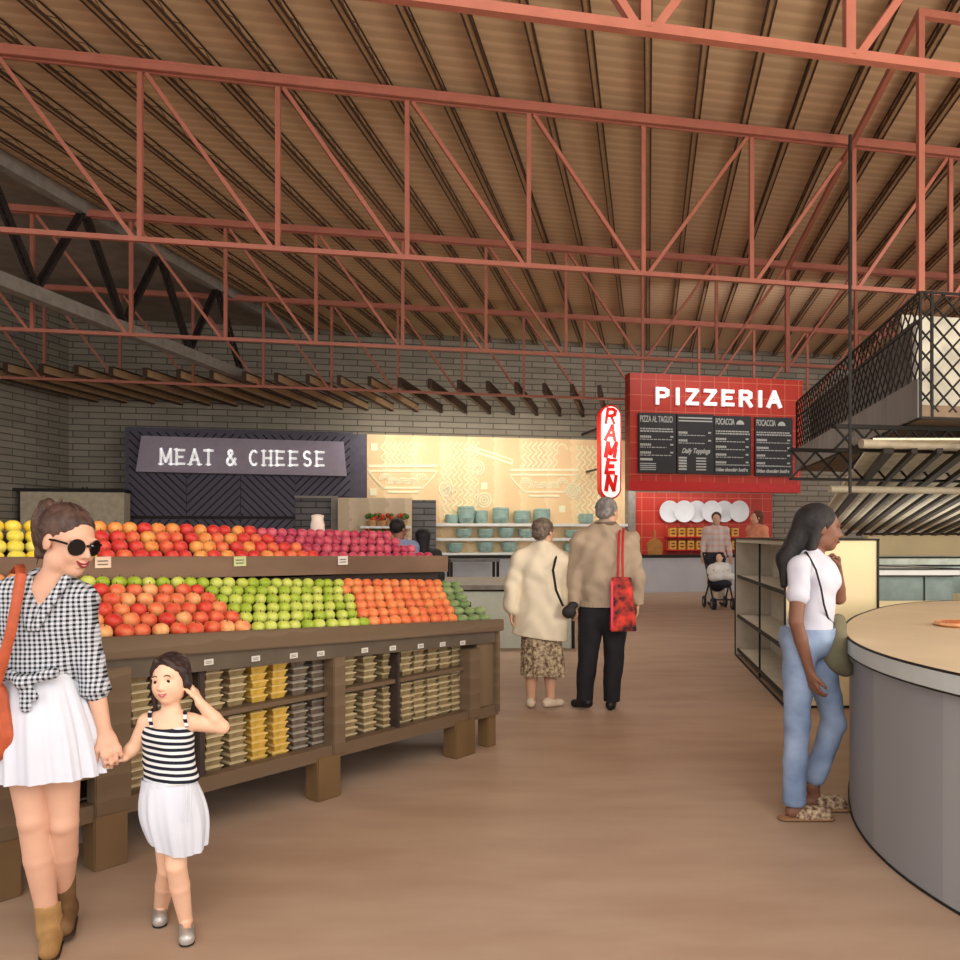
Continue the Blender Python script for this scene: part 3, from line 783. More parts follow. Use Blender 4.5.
# ================================================================ display case and walls at the right
a = at(880, 600, 8.3)
root = thing('display_case', 'glass fronted display case with white top behind the round counter', 'display case', (a.x+1, 8.6, 0))
mb = MB(); mb.box(a.x-.1, a.x+3, 8.3, 9.3, 0, .82); mb.build('case_base', m_cream, root)
mb = MB(); mb.box(a.x-.1, a.x+.75, 8.29, 8.31, .82, 1.08); mb.build('front_glass', m_glass, root)
mb = MB(); mb.box(a.x-.1, a.x+.8, 8.22, 9.2, 1.08, 1.15); mb.build('white_top', m_white, root)
mb = MB(); mb.bar((a.x-.1, 8.21, 1.15), (a.x+.8, 8.21, 1.15), .015); mb.bar((a.x-.1, 8.21, 1.08), (a.x+.8, 8.21, 1.08), .015); mb.bar((a.x+.8, 8.21, .82), (a.x+.8, 8.21, 1.15), .015); mb.bar((a.x+.45, 8.28, .82), (a.x+.45, 8.28, 1.08), .01); mb.bar((a.x+.8,8.21,1.15),(a.x+.2,9.2,1.15),.015); mb.build('edge_line', m_black, root)
a = at(880, 560, 10)
root = thing('back_counter', 'pale service counter with glazed front behind the display case', 'counter', (a.x+2, 10.4, 0))
mb = MB(); mb.box(a.x, a.x+4, 10, 10.8, 0, 1.12); mb.build('counter_body', m_glass, root)
mb = MB(); mb.box(a.x-.05, a.x+4, 9.95, 10.9, 1.12, 1.22); mb.build('counter_top', mat('mint_top', (206,214,200), .5), root)
mb = MB(); mb.bar((a.x-.05, 9.94, 1.22), (a.x+4, 9.94, 1.22), .02); mb.bar((a.x-.05, 9.94, 1.12), (a.x+4, 9.94, 1.12), .02); mb.build('edge_line', m_black, root)
a = at(868, 560, 15.6)
mb = MB(); mb.box(a.x, a.x+8, 15.6, 15.75, 0, 1.5); o = mb.build('cream_partition', m_cream, M=Matrix.Translation((a.x+3, 15.7, 0))); tag(o, 'cream chest-high partition under the slanted slats', 'partition')
a = at(868, 540, 15.6)
mb = MB(); mb.box(a.x, a.x+8, 15.56, 15.78, 1.5, 1.54); o = mb.build('rail_cap', m_black, M=Matrix.Translation((a.x+3, 15.6, 1.5))); tag(o, 'thin black rail capping the cream partition', 'rail')

# ================================================================ mezzanine at the right
Cn = V3((4.09, 7.43, 0)); zb, zt, zk = 2.59, 3.76, 2.95
U2 = V3((KU, 1, 0)); V2 = V3((1, KV, 0))
Lm = 6.2
root = thing('mezzanine', 'raised mezzanine deck with diamond wire mesh guard at upper right', 'mezzanine', Cn)
Q = lambda u, v, z: Cn+U2*u+V2*v+V3((0, 0, z))
mb = MB(); mb.hexa([Q(0,0,zb), Q(0,6,zb), Q(Lm,6,zb), Q(Lm,0,zb), Q(0,0,zb+.12), Q(0,6,zb+.12), Q(Lm,6,zb+.12), Q(Lm,0,zb+.12)]); mb.build('deck', mat('deck_brown', (132,112,92), .7), root)
mb = MB(); mb.hexa([Q(0,-.03,zb), Q(0,0,zb), Q(Lm,0,zb), Q(Lm,-.03,zb), Q(0,-.03,zk), Q(0,0,zk), Q(Lm,0,zk), Q(Lm,-.03,zk)]); mb.build('kick_plate', mat('kick_grey', (128,124,120), .6, var=.15, scale=5, stretch=(1,1,.1)), root)
def meshpanel(f, L, z0, z1, sp, w, name):
    mb = MB(); Hh = z1-z0; n = int((L+Hh)/sp)+1
    for i in range(n):
        for sg in (1, -1):
            c0 = i*sp
            # line from (c0, z0) going up-left
            x0, za, x1, zc_ = c0, z0, c0-Hh, z1
            if x1 < 0: zc_ = z0+c0; x1 = 0
            if x0 > L: za = z0+(x0-L); x0 = L
            if za >= zc_: continue
            if sg < 0: x0, x1 = L-x0, L-x1
            mb.bar(f(x0, za), f(x1, zc_), w)
    return mb.build(name, m_black, root)
meshpanel(lambda x, z: Q(0, x, z), 2.2, zb+.06, zt, .19, .014, 'front_mesh')
meshpanel(lambda x, z: Q(x, 0, z), Lm, zk, zt, .19, .012, 'side_mesh')
mb = MB()
for (p, q) in ((Q(0,0,zt), Q(0,4,zt)), (Q(0,0,zt), Q(Lm,0,zt)), (Q(0,0,zb), Q(0,4,zb)), (Q(0,0,zb), Q(Lm,0,zb)), (Q(0,0,zk), Q(Lm,0,zk)), (Q(0,.12,zb), Q(0,.12,zt)), (Q(0,0,zb), Q(0,0,zt)), (Q(0,0,3.5), Q(Lm,0,3.5)), (Q(Lm,0,zb), Q(Lm,0,zt))):
    mb.bar(p, q, .022)
mb.build('guard_rail', m_black, root)
mb = MB(); mb.hexa([Q(.9,.25,zb+.12), Q(.9,.3,zb+.12), Q(Lm,.3,zb+.12), Q(Lm,.25,zb+.12), Q(.9,.25,zt-.03), Q(.9,.3,zt-.03), Q(Lm,.3,zt-.03), Q(Lm,.25,zt-.03)]); mb.build('inner_side_wall', mat('mezz_grey', (122,116,112), .8, var=.15, scale=2), root)
mb = MB(); mb.hexa([Q(1.6,.38,zb+.12), Q(1.6,6,zb+.12), Q(1.7,6,zb+.12), Q(1.7,.38,zb+.12), Q(1.6,.38,zt+.25), Q(1.6,6,zt+.25), Q(1.7,6,zt+.25), Q(1.7,.38,zt+.25)]); mb.build('inner_pale_wall', mat('mezz_pale', (212,208,190), .7, var=.2, scale=3), root)
# hanging frame above it
root = thing('hanger_frame', 'brown steel frame rising from the mezzanine corner to the roof', 'frame', Q(0, 0, zt))
mb = MB(); mb.bar(Q(0,-.0,zt), Q(0,-.0,6.38), .055); mb.build('near_post', m_salmon, root)
mb = MB(); mb.bar(Q(7.1,-.0,4.45), Q(7.1,-.0,6.38), .07); mb.build('far_post', m_salmon, root)
mb = MB(); mb.bar(Q(0,0,6.34), Q(7.1,0,6.34), .06, .07); mb.build('side_beam', m_salmon, root)
mb = MB(); mb.bar(Q(0,0,6.34), Q(0,4,6.34), .06, .07); mb.build('front_beam', m_salmon, root)
a = at(850, 535, 7.6)
mb = MB(); mb.bar((a.x, a.y, 1.9), (a.x, a.y, 5.3), .022); o = mb.build('thin_hanger', m_black, M=Matrix.Translation((a.x, a.y, 1.9))); tag(o, 'thin black hanging rod before the mezzanine mesh', 'rod')
# lattice girders under the deck
for n_, (u, zt_, zb_) in enumerate(((.5, 2.56, 2.33), (1.6, 2.44, 2.12))):
    root = thing('lattice_girder', ['dark crossed lattice girder directly under the mezzanine edge', 'dark crossed lattice girder set lower and farther under the mezzanine'][n_], 'girder', Q(u, 0, zb_))
    v0, v1 = (-.75, 5) if n_ == 0 else (-1.0, 5)
    mb = MB(); mb.bar(Q(u,v0,zt_), Q(u,v1,zt_), .05, .04); mb.bar(Q(u,v0,zb_), Q(u,v1,zb_), .05, .03); mb.build('chords', m_black, root)
    mb = MB(); st = (zt_-zb_)*1.0; k = v0
    while k+st < v1: mb.bar(Q(u,k,zt_), Q(u,k+st,zb_), .018); mb.bar(Q(u,k,zb_), Q(u,k+st,zt_), .018); k += st*.9
    mb.build('lattice', m_black, root)
for n_, (u, v, z, r, lab) in enumerate(((.2, -.55, 2.36, .045, 'tan steel tube running level under the mezzanine, upper of two'), (.9, -.7, 1.97, .038, 'grey steel tube running level under the mezzanine, lower of two'))):
    mb = MB(); mb.tube([Q(u, v, z), Q(u, 5, z)], r, 14); o = mb.build('steel_tube', mat('tube_tan', (168,156,134), .45), M=Matrix.Translation(Q(u, v, z)), smooth=True); tag(o, lab, 'tube')
# slanted slats
dv = V3((.3437, 1, -.1))
root = thing('slatted_canopy', 'slanted canopy of dark parallel slats under the mezzanine', 'canopy', (7, 10, 1.5))
def SLp(x9, t): return V3((x9+dv.x*t, 9+t, 2.14-.1*t))
for i in range(24):
    x9 = 4.35+.24*i
    t0 = -1.5+min(0, 0) ; t1 = 6.3
    
    mb = MB(); mb.bar(SLp(x9, t0), SLp(x9, t1), .05 if i % 3 else .08, .05); mb.build('slat', mat('slat_brown', (44,36,30), .6), root)
mb = MB(); mb.hexa([SLp(4.2,-1.5)+V3((0,0,.1)), SLp(9.9,-1.5)+V3((0,0,.1)), SLp(9.9,6.4)+V3((0,0,.1)), SLp(4.2,6.4)+V3((0,0,.1)), SLp(4.2,-1.5)+V3((0,0,.12)), SLp(9.9,-1.5)+V3((0,0,.12)), SLp(9.9,6.4)+V3((0,0,.12)), SLp(4.2,6.4)+V3((0,0,.12))]); mb.build('canopy_board', mat('canopy_pale', (236,228,204), .7), root)
# ================================================================ produce stand
BX, BY = -.10, 5.455
AS = math.atan2(.757, .654)
FS = frame(BX, BY, AS)
cs, sn = .654, .757
def sx(px, y):
    """x along the stand (frame FS) of the vertical line through pixel column px, y metres behind its front"""
    t = (px-480)/FPX; X0 = BX-sn*y; Y0 = BY+cs*y
    return (t*Y0-X0)/(cs-sn*t)
m_st = wavemat('stand_wood', (116,96,76), (108,88,68), (0,0,1), 9, .5, .6, .05, noise=.06, soft=.45)
m_std = mat('stand_dark', (62,50,44), .7, var=.15)
m_stl = mat('stand_leg', (112,86,56), .6, var=.15, scale=5, stretch=(1,1,.3))
XL, XR = -3.6, .33
zf = lambda x: .905-.051*x          # front lip height
zu = lambda x: 1.345-.018*x         # upper board height
root = thing('produce_stand', 'long brown wooden two-tier fruit stand with packed shelves beneath', 'produce stand', FS @ V3((-1.5, .3, 0)), AS)
def sbox(mb, x0, x1, y0, y1, z0a, z0b, z1a, z1b):
    """box whose bottom/top heights differ at x0 (a) and x1 (b)"""
    return mb.hexa([(x0,y0,z0a),(x1,y0,z0b),(x1,y1,z0b),(x0,y1,z0a),(x0,y0,z1a),(x1,y0,z1b),(x1,y1,z1b),(x0,y1,z1a)])
mb = MB(FS); sbox(mb, XL, XR+.03, -.05, .0, zf(XL)-.10, zf(XR)-.07, zf(XL)+.012, zf(XR)+.012); mb.build('front_lip', m_st, root, bevel=.006)
mb = MB(FS); sbox(mb, XL, XR, -.02, .02, zf(XL)-.2, zf(XR)-.15, zf(XL)-.10, zf(XR)-.07); mb.build('tag_rail', mat('tag_rail', (92,80,66), .6), root)
NT = 6
for i in range(NT):      # terraces of the lower tray
    y0 = i*.115; zz = i*.043
    mb = MB(FS); xr = XR-.03+.05*i
    sbox(mb, XL, xr, y0, .72, zf(XL)-.06+zz, zf(XR)-.06+zz, zf(XL)+zz-.02, zf(XR)+zz-.02); mb.build('tray_step', m_std, root)
mb = MB(FS); sbox(mb, XL, XR+.2, .72, .76, .6, .6, 1.2, 1.15); mb.build('riser_back', m_std, root)
mb = MB(FS); XU = sx(448, .70); sbox(mb, XL, XU, .70, .76, zu(XL)-.125, zu(XU)-.125, zu(XL), zu(XU)); mb.build('upper_front_board', mat('upper_board', (118,92,72), .6, var=.2, scale=4, stretch=(.4,1,1)), root)
for i in range(4):
    mb = MB(FS); y0 = .76+i*.12; sbox(mb, XL, XU-.05-.06*i, y0, 1.3, zu(XL)-.05+.055*i-.05, zu(.6)-.1+.055*i, zu(XL)-.05+.055*i, zu(.6)-.05+.055*i); mb.build('upper_tray_step', m_std, root)
mb = MB(FS); mb.zprism([(-3.6,.76),(XU-.05,.76),(XU-.3,1.34),(-3.6,1.34)], .5, 1.22); mb.build('upper_body', m_std, root)
mb = MB(FS); mb.zprism([(XR-.02,.02),(XR,.0),(XR+.46,.7),(.74,.72)], .24, .86); mb.build('end_panel', mat('end_wood', (120,96,70), .6, var=.2, scale=3, stretch=(1,1,.2)), root)
# lower body
zb0, zb1 = .245, .30
mb = MB(FS); mb.box(XL, XR, -.02, .05, zb0-.02, zb1+.0); mb.build('bottom_rail', m_st, root)
mb = MB(FS); mb.box(XL, XR, .0, .60, zb0, zb0+.03); mb.build('bottom_board', m_std, root)
mb = MB(FS); mb.box(XL, XR, .50, .54, zb0, .87); mb.build('back_board', m_std, root)
xs = dict(a=sx(334, 0), b=sx(205, 0), c=sx(400, 0), d=sx(470, 0), e=sx(127, 0))
mb = MB(FS); mb.box(XL, xs['d'], .02, .5, .575, .60); mb.build('middle_shelf', m_st, root)
def post(x0, x1, z0, z1a, nm='post', y0=-.035, y1=.06, m=None): 
    mb = MB(FS); mb.box(x0, x1, y0, y1, z0, z1a); mb.build(nm, m or m_st, root, bevel=.005)
post(sx(330,0), sx(342,0), .245, .80); post(sx(466,0), sx(477,0), .245, .72); post(XR-.035, XR+.005, .245, .86)
post(sx(399,0)-.012, sx(399,0)+.012, .28, .76, 'divider', .0, .3, m_std); post(sx(202,0)-.018, sx(202,0)+.018, .28, .82, 'divider', .0, .3, m_std)
post(sx(92,0), sx(128,0), .245, .9); post(sx(-5,0), sx(18,0), .245, .9)
mb = MB(FS); mb.box(sx(477,0), XR-.03, .0, .03, .27, .75); mb.build('end_front_panel', mat('end_wood2', (118,96,72), .6, var=.2, scale=3, stretch=(1,1,.2)), root)
for a, b, z1 in ((318,341,.25),(456,476,.25),(94,128,.25),(-6,22,.25)):
    mb = MB(FS); x0, x1 = sx(a, -.03), sx(b, -.03); w = x1-x0
    mb.box(x0, x1, -.03, .09, 0, z1); mb.build('leg', m_stl, root, bevel=.006)
mb = MB(FS); mb.box(XR-.09, XR-.0, .0, .1, 0, .25); mb.build('leg', m_stl, root, bevel=.006)
for x in (-3.2, -1.6, .1):
    mb = MB(FS); mb.box(x, x+.1, .9, 1.0, 0, .5); mb.build('leg', m_stl, root)
mb = MB(FS); mb.box(sx(52,.2), sx(84,.2), .16, .18, .08, .28); mb.build('kick_panel', mat('kick_pale', (158,152,146), .6), root)
mb = MB(FS); mb.box(XL, sx(92,0), -.02, .02, .42, .50); mb.build('cross_rail', m_stl, root)

# fruit
def fruit_mesh(name, r, m, ax=(1,1,.88), stem=True, seed=0):
    mb = MB(); pr = []
    for t in range(10):
        a = -math.pi/2+math.pi*t/9; rr = r*math.cos(a)*(1+.06*math.sin(a)); z = r*math.sin(a)*ax[2]
        if t == 9: z -= r*.16; rr = .002
        if t == 0: rr = .003; z += r*.06
        if t == 8: rr *= 1.02
        pr.append((rr, z))
    mb.lathe(pr, n=14)
    if stem: mb.mi = 1; mb.tube([(0,0,r*.6), (r*.05,0,r*.85), (r*.14,0,r*1.1)], r*.06, 5)
    for i, v in enumerate(mb.v): mb.v[i] = (v[0]*ax[0], v[1]*ax[1], v[2])
    me = mb.mesh(name, smooth=True); me.materials.append(m); me.materials.append(MATS['fruit_stem']); return me
mat('fruit_stem', (80,60,30), .7)
def fm(name, c, c2, sc=14): return mat(name, c, .38, c2=c2, scale=sc)
FM = {
 'red': [fm('apple_red', (206,62,44), (232,128,84)), fm('apple_red2', (226,96,62), (236,160,100)), fm('apple_red3', (230,126,84), (240,186,120)), fm('apple_red4', (196,44,42), (222,86,60))],
 'green': [fm('apple_green', (182,196,70), (210,216,110)), fm('apple_green2', (142,170,44), (184,198,70))],
 'orange': [fm('peach', (232,118,66), (242,158,96)), fm('peach2', (222,96,60), (238,140,84))],
 'cuke': [fm('cuke', (96,124,70), (140,158,104), 20), fm('cuke2', (112,136,80), (150,166,112), 20)],
 'yellow': [fm('lemon', (238,200,44), (246,222,90)), fm('lemon2', (226,206,56), (238,224,110))],
 'deep': [fm('deep_red', (200,40,46), (224,84,66)), fm('deep_red2', (216,72,54), (232,130,80)), fm('mix_yellow', (226,120,62), (238,170,90))],
 'plum': [fm('plum', (190,62,88), (214,104,116)), fm('plum2', (166,44,74), (200,84,98))],
}
LB = {'red': ('apple', 'red and pink apple in the lower tray of the fruit stand', 'apples in the lower tray', 'apple', .044, (1,1,.92)),
      'green': ('apple', 'yellow-green apple in the lower tray of the fruit stand', 'green apples in the lower tray', 'apple', .04, (1,1,.9)),
      'orange': ('peach', 'orange peach in the lower tray of the fruit stand', 'peaches in the lower tray', 'peach', .043, (1,1,.9)),
      'cuke': ('cucumber', 'dull green squat cucumber at the right end of the lower tray', 'cucumbers at the stand end', 'cucumber', .036, (1.7,1,.95)),
      'yellow': ('lemon', 'yellow lemon on the upper tier behind the dark-haired woman', 'lemons on the upper tier', 'lemon', .042, (1.1,1,.95)),
      'deep': ('apple', 'deep red apple on the upper tier of the fruit stand', 'red apples on the upper tier', 'apple', .046, (1,1,.95)),
      'plum': ('plum', 'crimson purple plum at the right end of the upper tier', 'plums on the upper tier', 'plum', .041, (1,1,.95))}
FMESH = {k: [fruit_mesh(LB[k][0], LB[k][4], m, LB[k][5], stem=k in ('red', 'green', 'deep')) for m in v] for k, v in FM.items()}
rnd = random.Random(5)
def put(kind, x, y, z):
    nm, lab, grp, cat, r, ax = LB[kind]
    L_ = FMESH[kind]; me = L_[min(int(rnd.random()**1.4*len(L_)), len(L_)-1)]; o = bpy.data.objects.new(nm, me); COL.objects.link(o)
    M = FS @ Matrix.Translation((x, y, z+r*ax[2]*.98)) @ Matrix.Rotation(rnd.uniform(-.25, .25), 4, 'X') @ Matrix.Rotation(rnd.uniform(-.4, .4) if kind == 'cuke' else rnd.uniform(0, 6.28), 4, 'Z') @ Matrix.Scale(rnd.uniform(.94, 1.05), 4)
    setm(o, M); tag(o, lab, cat, grp)
for i in range(NT):
    y = .062+i*.115; f = i/(NT-1)
    b1 = -1.61+.0*f; b2 = -.84+.27*f; b3 = -.05+.46*f; end = XR-.04+.42*f*.9
    x = -2.95
    while x < end:
        k = 'red' if x < b1 else 'green' if x < b2 else 'orange' if x < b3 else 'cuke'
        if i == NT-1 and x < b1 : k = 'green' if x > -2.5 else 'red'
        zz = zf(x)+i*.043-.018
        put(k, x+rnd.uniform(-.006, .006), y+rnd.uniform(-.008, .008), zz)
        x += {'red': .09, 'green': .083, 'orange': .088, 'cuke': .125}[k]
for i in range(4):
    y = .825+i*.12
    b1 = sx(103-3*i, y); b2 = sx(318-20*i, y); end = sx(428-13*i, y); x = sx(-25, y)
    while x < end:
        k = 'yellow' if x < b1 else 'deep' if x < b2 else 'plum'
        put(k, x+rnd.uniform(-.006, .006), y+rnd.uniform(-.008, .008), zu(x)+.055*i-.048)
        x += {'yellow': .092, 'deep': .094, 'plum': .085}[k]

# packed tubs on the shelves
m_tub = [mat('tub_khaki', (146,126,90), .5, var=.15, scale=20), mat('tub_yellow', (206,168,74), .5, var=.15, scale=20), mat('tub_dark', (112,98,84), .5, var=.2, scale=20)]
m_lid = [mat('lid_pale', (202,184,146), .35, var=.05), mat('lid_yellow', (222,190,110), .35, var=.05), mat('lid_grey', (160,150,136), .35, var=.05)]
def tub(mi):
    mb = MB(); w, h = .048, .036
    mb.hexa([(-w*.8,-w*.8,0),(w*.8,-w*.8,0),(w*.8,w*.8,0),(-w*.8,w*.8,0),(-w,-w,h-.008),(w,-w,h-.008),(w,w,h-.008),(-w,w,h-.008)])
    mb.mi = 1; mb.box(-w-.004, w+.004, -w-.004, w+.004, h-.008, h-.001); mb.box(-w*.8, w*.8, -w*.8, w*.8, h-.001, h+.002)
    me = mb.mesh('food_tub'); me.materials.append(m_tub[mi]); me.materials.append(m_lid[mi]); return me
TM = [tub(i) for i in range(3)]
groups = [(130, 199, 'r'), (206, 328, 'm'), (344, 397, 'k'), (402, 464, 'k')]
TL = ['khaki lidded food tub stacked under the fruit stand', 'yellow lidded food tub stacked under the fruit stand', 'dark grey-brown lidded food tub stacked under the fruit stand']
for a, b, kd in groups:
    xa, xb = sx(a, .05)+.06, sx(b, .05)-.05
    n = max(2, int(round((xb-xa)/.132))+1)
    for c_ in range(n):
        x = xa+(xb-xa)*c_/(n-1)
        fr = c_/(n-1)
        if kd == 'm': mi = 1 if .2 < fr < .62 else (0 if fr <= .2 else 2)
        elif kd == 'r': mi = 0 if c_ % 2 == 0 else 2
        else: mi = 0
        for z0, nl in ((.30 if False else .276, 7), (.601, 5 if x > -1.2 else 6)):
            for l in range(nl):
                z = z0+l*.0395
                if z+.05 > zf(x)-.12: continue
                o = bpy.data.objects.new('food_tub', TM[mi]); COL.objects.link(o)
                setm(o, FS @ Matrix.Translation((x+rnd.uniform(-.004, .004), .12+rnd.uniform(-.01, .01), z)) @ Matrix.Rotation(rnd.uniform(-.05, .05), 4, 'Z'))
                tag(o, TL[mi], 'tub', ['khaki tubs', 'yellow tubs', 'dark tubs'][mi]+' under the fruit stand')
# price tags
m_tag = mat('tag_white', (214,208,198), .5, var=.03)
def price(x, y, z, w, h, lab, grp, m=None):
    mb = MB(); mb.box(-w/2, w/2, -.004, 0, -h/2, h/2)
    for r in range(2): mb.mi = 1; mb.box(-w*.35, w*.3, -.0055, -.004, -h*.25+r*h*.3, -h*.12+r*h*.3)
    me = mb.mesh('price_tag'); me.materials.append(m or m_tag); me.materials.append(MATS['tag_ink'])
    o = bpy.data.objects.new('price_tag', me); COL.objects.link(o); setm(o, FS @ Matrix.Translation((x, y, z))); tag(o, lab, 'price tag', grp)
mat('tag_ink', (120,110,100), .6)
tp = [206, 253, 291, 318, 362, 390, 418, 440, 460]
for i, px in enumerate(tp):
    x = sx(px, 0); price(x, -.022, zf(x)-.135, .05, .028, 'small white price tag on the rail under the %s' % ('apples' if px < 262 else 'peaches'), 'white tags on the rail under the %s' % ('apples' if px < 262 else 'peaches'))
m_tagg = mat('tag_green', (190,196,140), .5)
for px, lab, m in ((103, 'pinkish price card on the upper board right of the dark-haired woman', mat('tag_pink', (226,196,168), .5)), (240, 'pale green price card below the red apples on the upper board', m_tagg), (343, 'white price card below the plums on the upper board', None)):
    x = sx(px, .69); price(x, .694, zu(x)-.03, .085, .06, lab, None, m)
# paper bag standing behind the plums, white blurred jar
s_ = FS @ V3((sx(324, 1.28), 1.36, 1.22))
mb = MB(); mb.lathe([(.05,0),(.055,.02),(.055,.36),(.045,.4),(.05,.43),(.02,.44)], (0,0,0), 16); o = bpy.data.objects.new('paper_cup_stack', mb.mesh('cups', smooth=True)); COL.objects.link(o); o.data.materials.append(mat('cup_pink', (228,206,190), .6)); setm(o, Matrix.Translation((s_.x, s_.y, 1.221)))
tag(o, 'tall pale pink paper cup stack standing behind the plums', 'cups')
# ================================================================ people
def nrm(v): return V3(v).normalized()
class Person:
    """joints in local metres relative to the feet point; picture columns only serve to read the pose off the photograph"""
    def __init__(s, name_label, px, Y, cat='person', group=None, z=0):
        s.Y = Y; s.o = V3(((px-480)/FPX*Y, Y, z))
        s.root = thing('person', name_label, cat, s.o, 0, group)
    def j(s, px, py, dy=0):
        return at(px, py, s.Y+dy)-s.o
def headframe(c, f, roll=0):
    """axes of a head: r (its left-hand side seen from the front is +r), f forward, u up"""
    f = nrm(f); u = V3((0, 0, 1)); r = f.cross(u).normalized(); u = r.cross(f).normalized()
    if roll: R = Matrix.Rotation(roll, 3, f); r = R @ r; u = R @ u
    def P(a, b, d_, H): return V3(c)+(r*a+f*b+u*d_)*H
    R = np.array([[r.x, f.x, u.x], [r.y, f.y, u.y], [r.z, f.z, u.z]])
    return P, R
def add_head(F, P, R, H, k=.012):
    E = lambda c, r, k_=k, op=1: F.ell(P(*c, H), [x*H for x in r], R, k_, op)
    E((0, -.07, .14), (.335, .41, .355)); E((0, .10, -.10), (.262, .30, .36), .03)
    E((0, .25, -.40), (.105, .10, .085), .03*H/.22)
    for s in (-1, 1):
        E((s*.15, .25, -.14), (.10, .10, .12), .02); E((s*.2, .05, -.3), (.07, .16, .1), .03)
        E((s*.14, .33, .09), (.11, .055, .035), .012)
        E((s*.345, -.03, -.04), (.035, .085, .125), .006)
    for s in (-1, 1): E((s*.145, .42, .0), (.085, .07, .055), .01, -1)
    F.cone(P(0, .35, .05, H), P(0, .445, -.125, H), .03*H, .05*H, .012)
    for s in (-1, 1): F.ball(P(s*.05, .395, -.145, H), .034*H, .006)
    E((0, .372, -.255), (.10, .045, .028), .008); E((0, .36, -.31), (.085, .045, .028), .008)
def hand(F, w, d, n, thumb, L=.17, curl=.5, R=.0085, spread=.25):
    """w wrist, d pointing direction, n palm normal (fingers bend towards it), thumb = side direction"""
    d = nrm(d); n = nrm(V3(n)-d*V3(n).dot(d)); s = d.cross(n).normalized()
    if s.dot(V3(thumb)) < 0: s = -s
    pal = L*.48; k = .005; sc = L/.17
    F.cone(w, V3(w)+d*pal*.35, .026*sc, .03*sc, .012, (n, .6))
    F.cone(V3(w)+d*pal*.3+s*.012*sc, V3(w)+d*pal*.95+s*.022*sc, .02*sc, .017*sc, .01, (n, .62)); F.cone(V3(w)+d*pal*.3-s*.012*sc, V3(w)+d*pal*.9-s*.022*sc, .02*sc, .016*sc, .01, (n, .62))
    for i, ln in enumerate((.46, .52, .48, .37)):
        off = (1.5-i)*.0185*sc; b = V3(w)+d*(pal*.93-abs(1.2-i)*.004)+s*off
        a = curl*.55; dd = d; L1 = L*ln
        for q, fr in enumerate((.45, .31, .24)):
            dd = (d*math.cos(a)+n*math.sin(a)+s*(1.5-i)*.04*spread*4).normalized()
            e = b+dd*L1*fr; F.cone(b, e, R*sc*(1-.1*q), R*sc*(.93-.1*q), .004 if q else .006); b = e; a += curl*1.0
    b = V3(w)+d*pal*.22+s*.022*sc
    for q, fr in enumerate((.22, .17, .13)):
        dd = (d*(.8+.2*q)+s*(.55-.25*q)+n*(.25+curl*.4*q)).normalized(); e = b+dd*L*fr
        F.cone(b, e, R*sc*(1.3-.12*q), R*sc*(1.15-.12*q), .008); b = e
def limb(F, a, b, c, ra, rb, rc, bulge=0, k=.006):
    F.cone(a, b, ra, rb, k)
    if bulge: m = V3(b).lerp(V3(c), .36); F.cone(b, m, rb, bulge, k); F.cone(m, c, bulge, rc, k)
    else: F.cone(b, c, rb, rc, k)
def torso(F, J, fr, g=0, sc=1, fem=True, flat=.66, k=.03, top=True):
    fl = (fr, flat); p, w, c, n = J['pelvis'], J['waist'], J['chest'], J['neck']
    rp, rw, rc = (.165, .125, .148) if fem else (.16, .15, .17)
    F.cone(p, w, rp*sc+g, rw*sc+g, k, fl); F.cone(w, c, rw*sc+g, rc*sc+g, k, fl)
    if top:
        F.cone(c, n, rc*sc*.9+g, .06*sc+g*.5, k, fl)
        for s in 'LR': F.cone(V3(n)-V3((0,0,.035*sc)), J['sh'+s], .055*sc+g, (.055 if fem else .062)*sc+g, k)
def shoe(F, heel, toe, r=.042, h=.0, flat=.75, k=.02, sole=0):
    F.cone(V3(heel)+V3((0,0,r*.8)), V3(toe)+V3((0,0,r*.55)), r, r*.8, k)
def disc_eye(P, R, H, root, parent, big=1, dep=.306):
    for s in (-1, 1):
        mb = MB(); c = P(s*.145, dep, .0, H); 
        mb.lathe([(.062*H*math.sin(t*math.pi/10)+1e-4, -.062*H*math.cos(t*math.pi/10)) for t in range(11)], (0, 0, 0), 14)
        vs = [V3(v) for v in mb.v]; mb.v = [tuple(c+v+V3(root)) for v in vs]
        e = mb.build('eye', mat('eye_white', (206,198,190), .3, var=.01), parent, smooth=True)
        mb = MB(); f = V3(R[:, 1]); q = c+f*.05*H+V3(root)
        mb.tube([q, q+f*.014*H], .038*H, 12); mb.build('iris', mat('iris_brown', (52,34,26), .2), e)
def brows(P, H, root, parent, m, z=.1):
    for s in (-1, 1):
        mb = MB(); mb.tube([V3(root)+P(s*x, .385-.02*abs(x-.14), zz, H) for x, zz in ((.07, z-.005), (.13, z+.02), (.2, z+.0), (.23, z-.03))], [.012*H, .018*H, .014*H, .006*H], 6); mb.build('eyebrow', m, parent)
def lips(P, H, root, parent, smile=.02, m=None, open_=0):
    m = m or mat('lip_red', (190,92,84), .4)
    mb = MB()
    for dz, r in ((.012, .014), (-.014-open_, .017)):
        mb.tube([V3(root)+P(x, .415-.9*x*x*2.2, -.275+dz*(1-abs(x)/.13)+smile*(abs(x)/.1)**2, H) for x in (-.115, -.07, -.02, .02, .07, .115)], [r*.5*H, r*H, r*1.25*H, r*1.25*H, r*H, r*.5*H], 6)
    l = mb.build('lips', m, parent, smooth=True)
    if open_:
        mb = MB(); mb.tube([V3(root)+P(x, .41-.9*x*x*2.2, -.279-open_*.3+smile*(abs(x)/.1)**2, H) for x in (-.085, -.04, 0, .04, .085)], [.006*H, .016*H, .018*H, .016*H, .006*H], 6); mb.build('teeth', mat('teeth', (238,232,222), .3, var=.01), l)
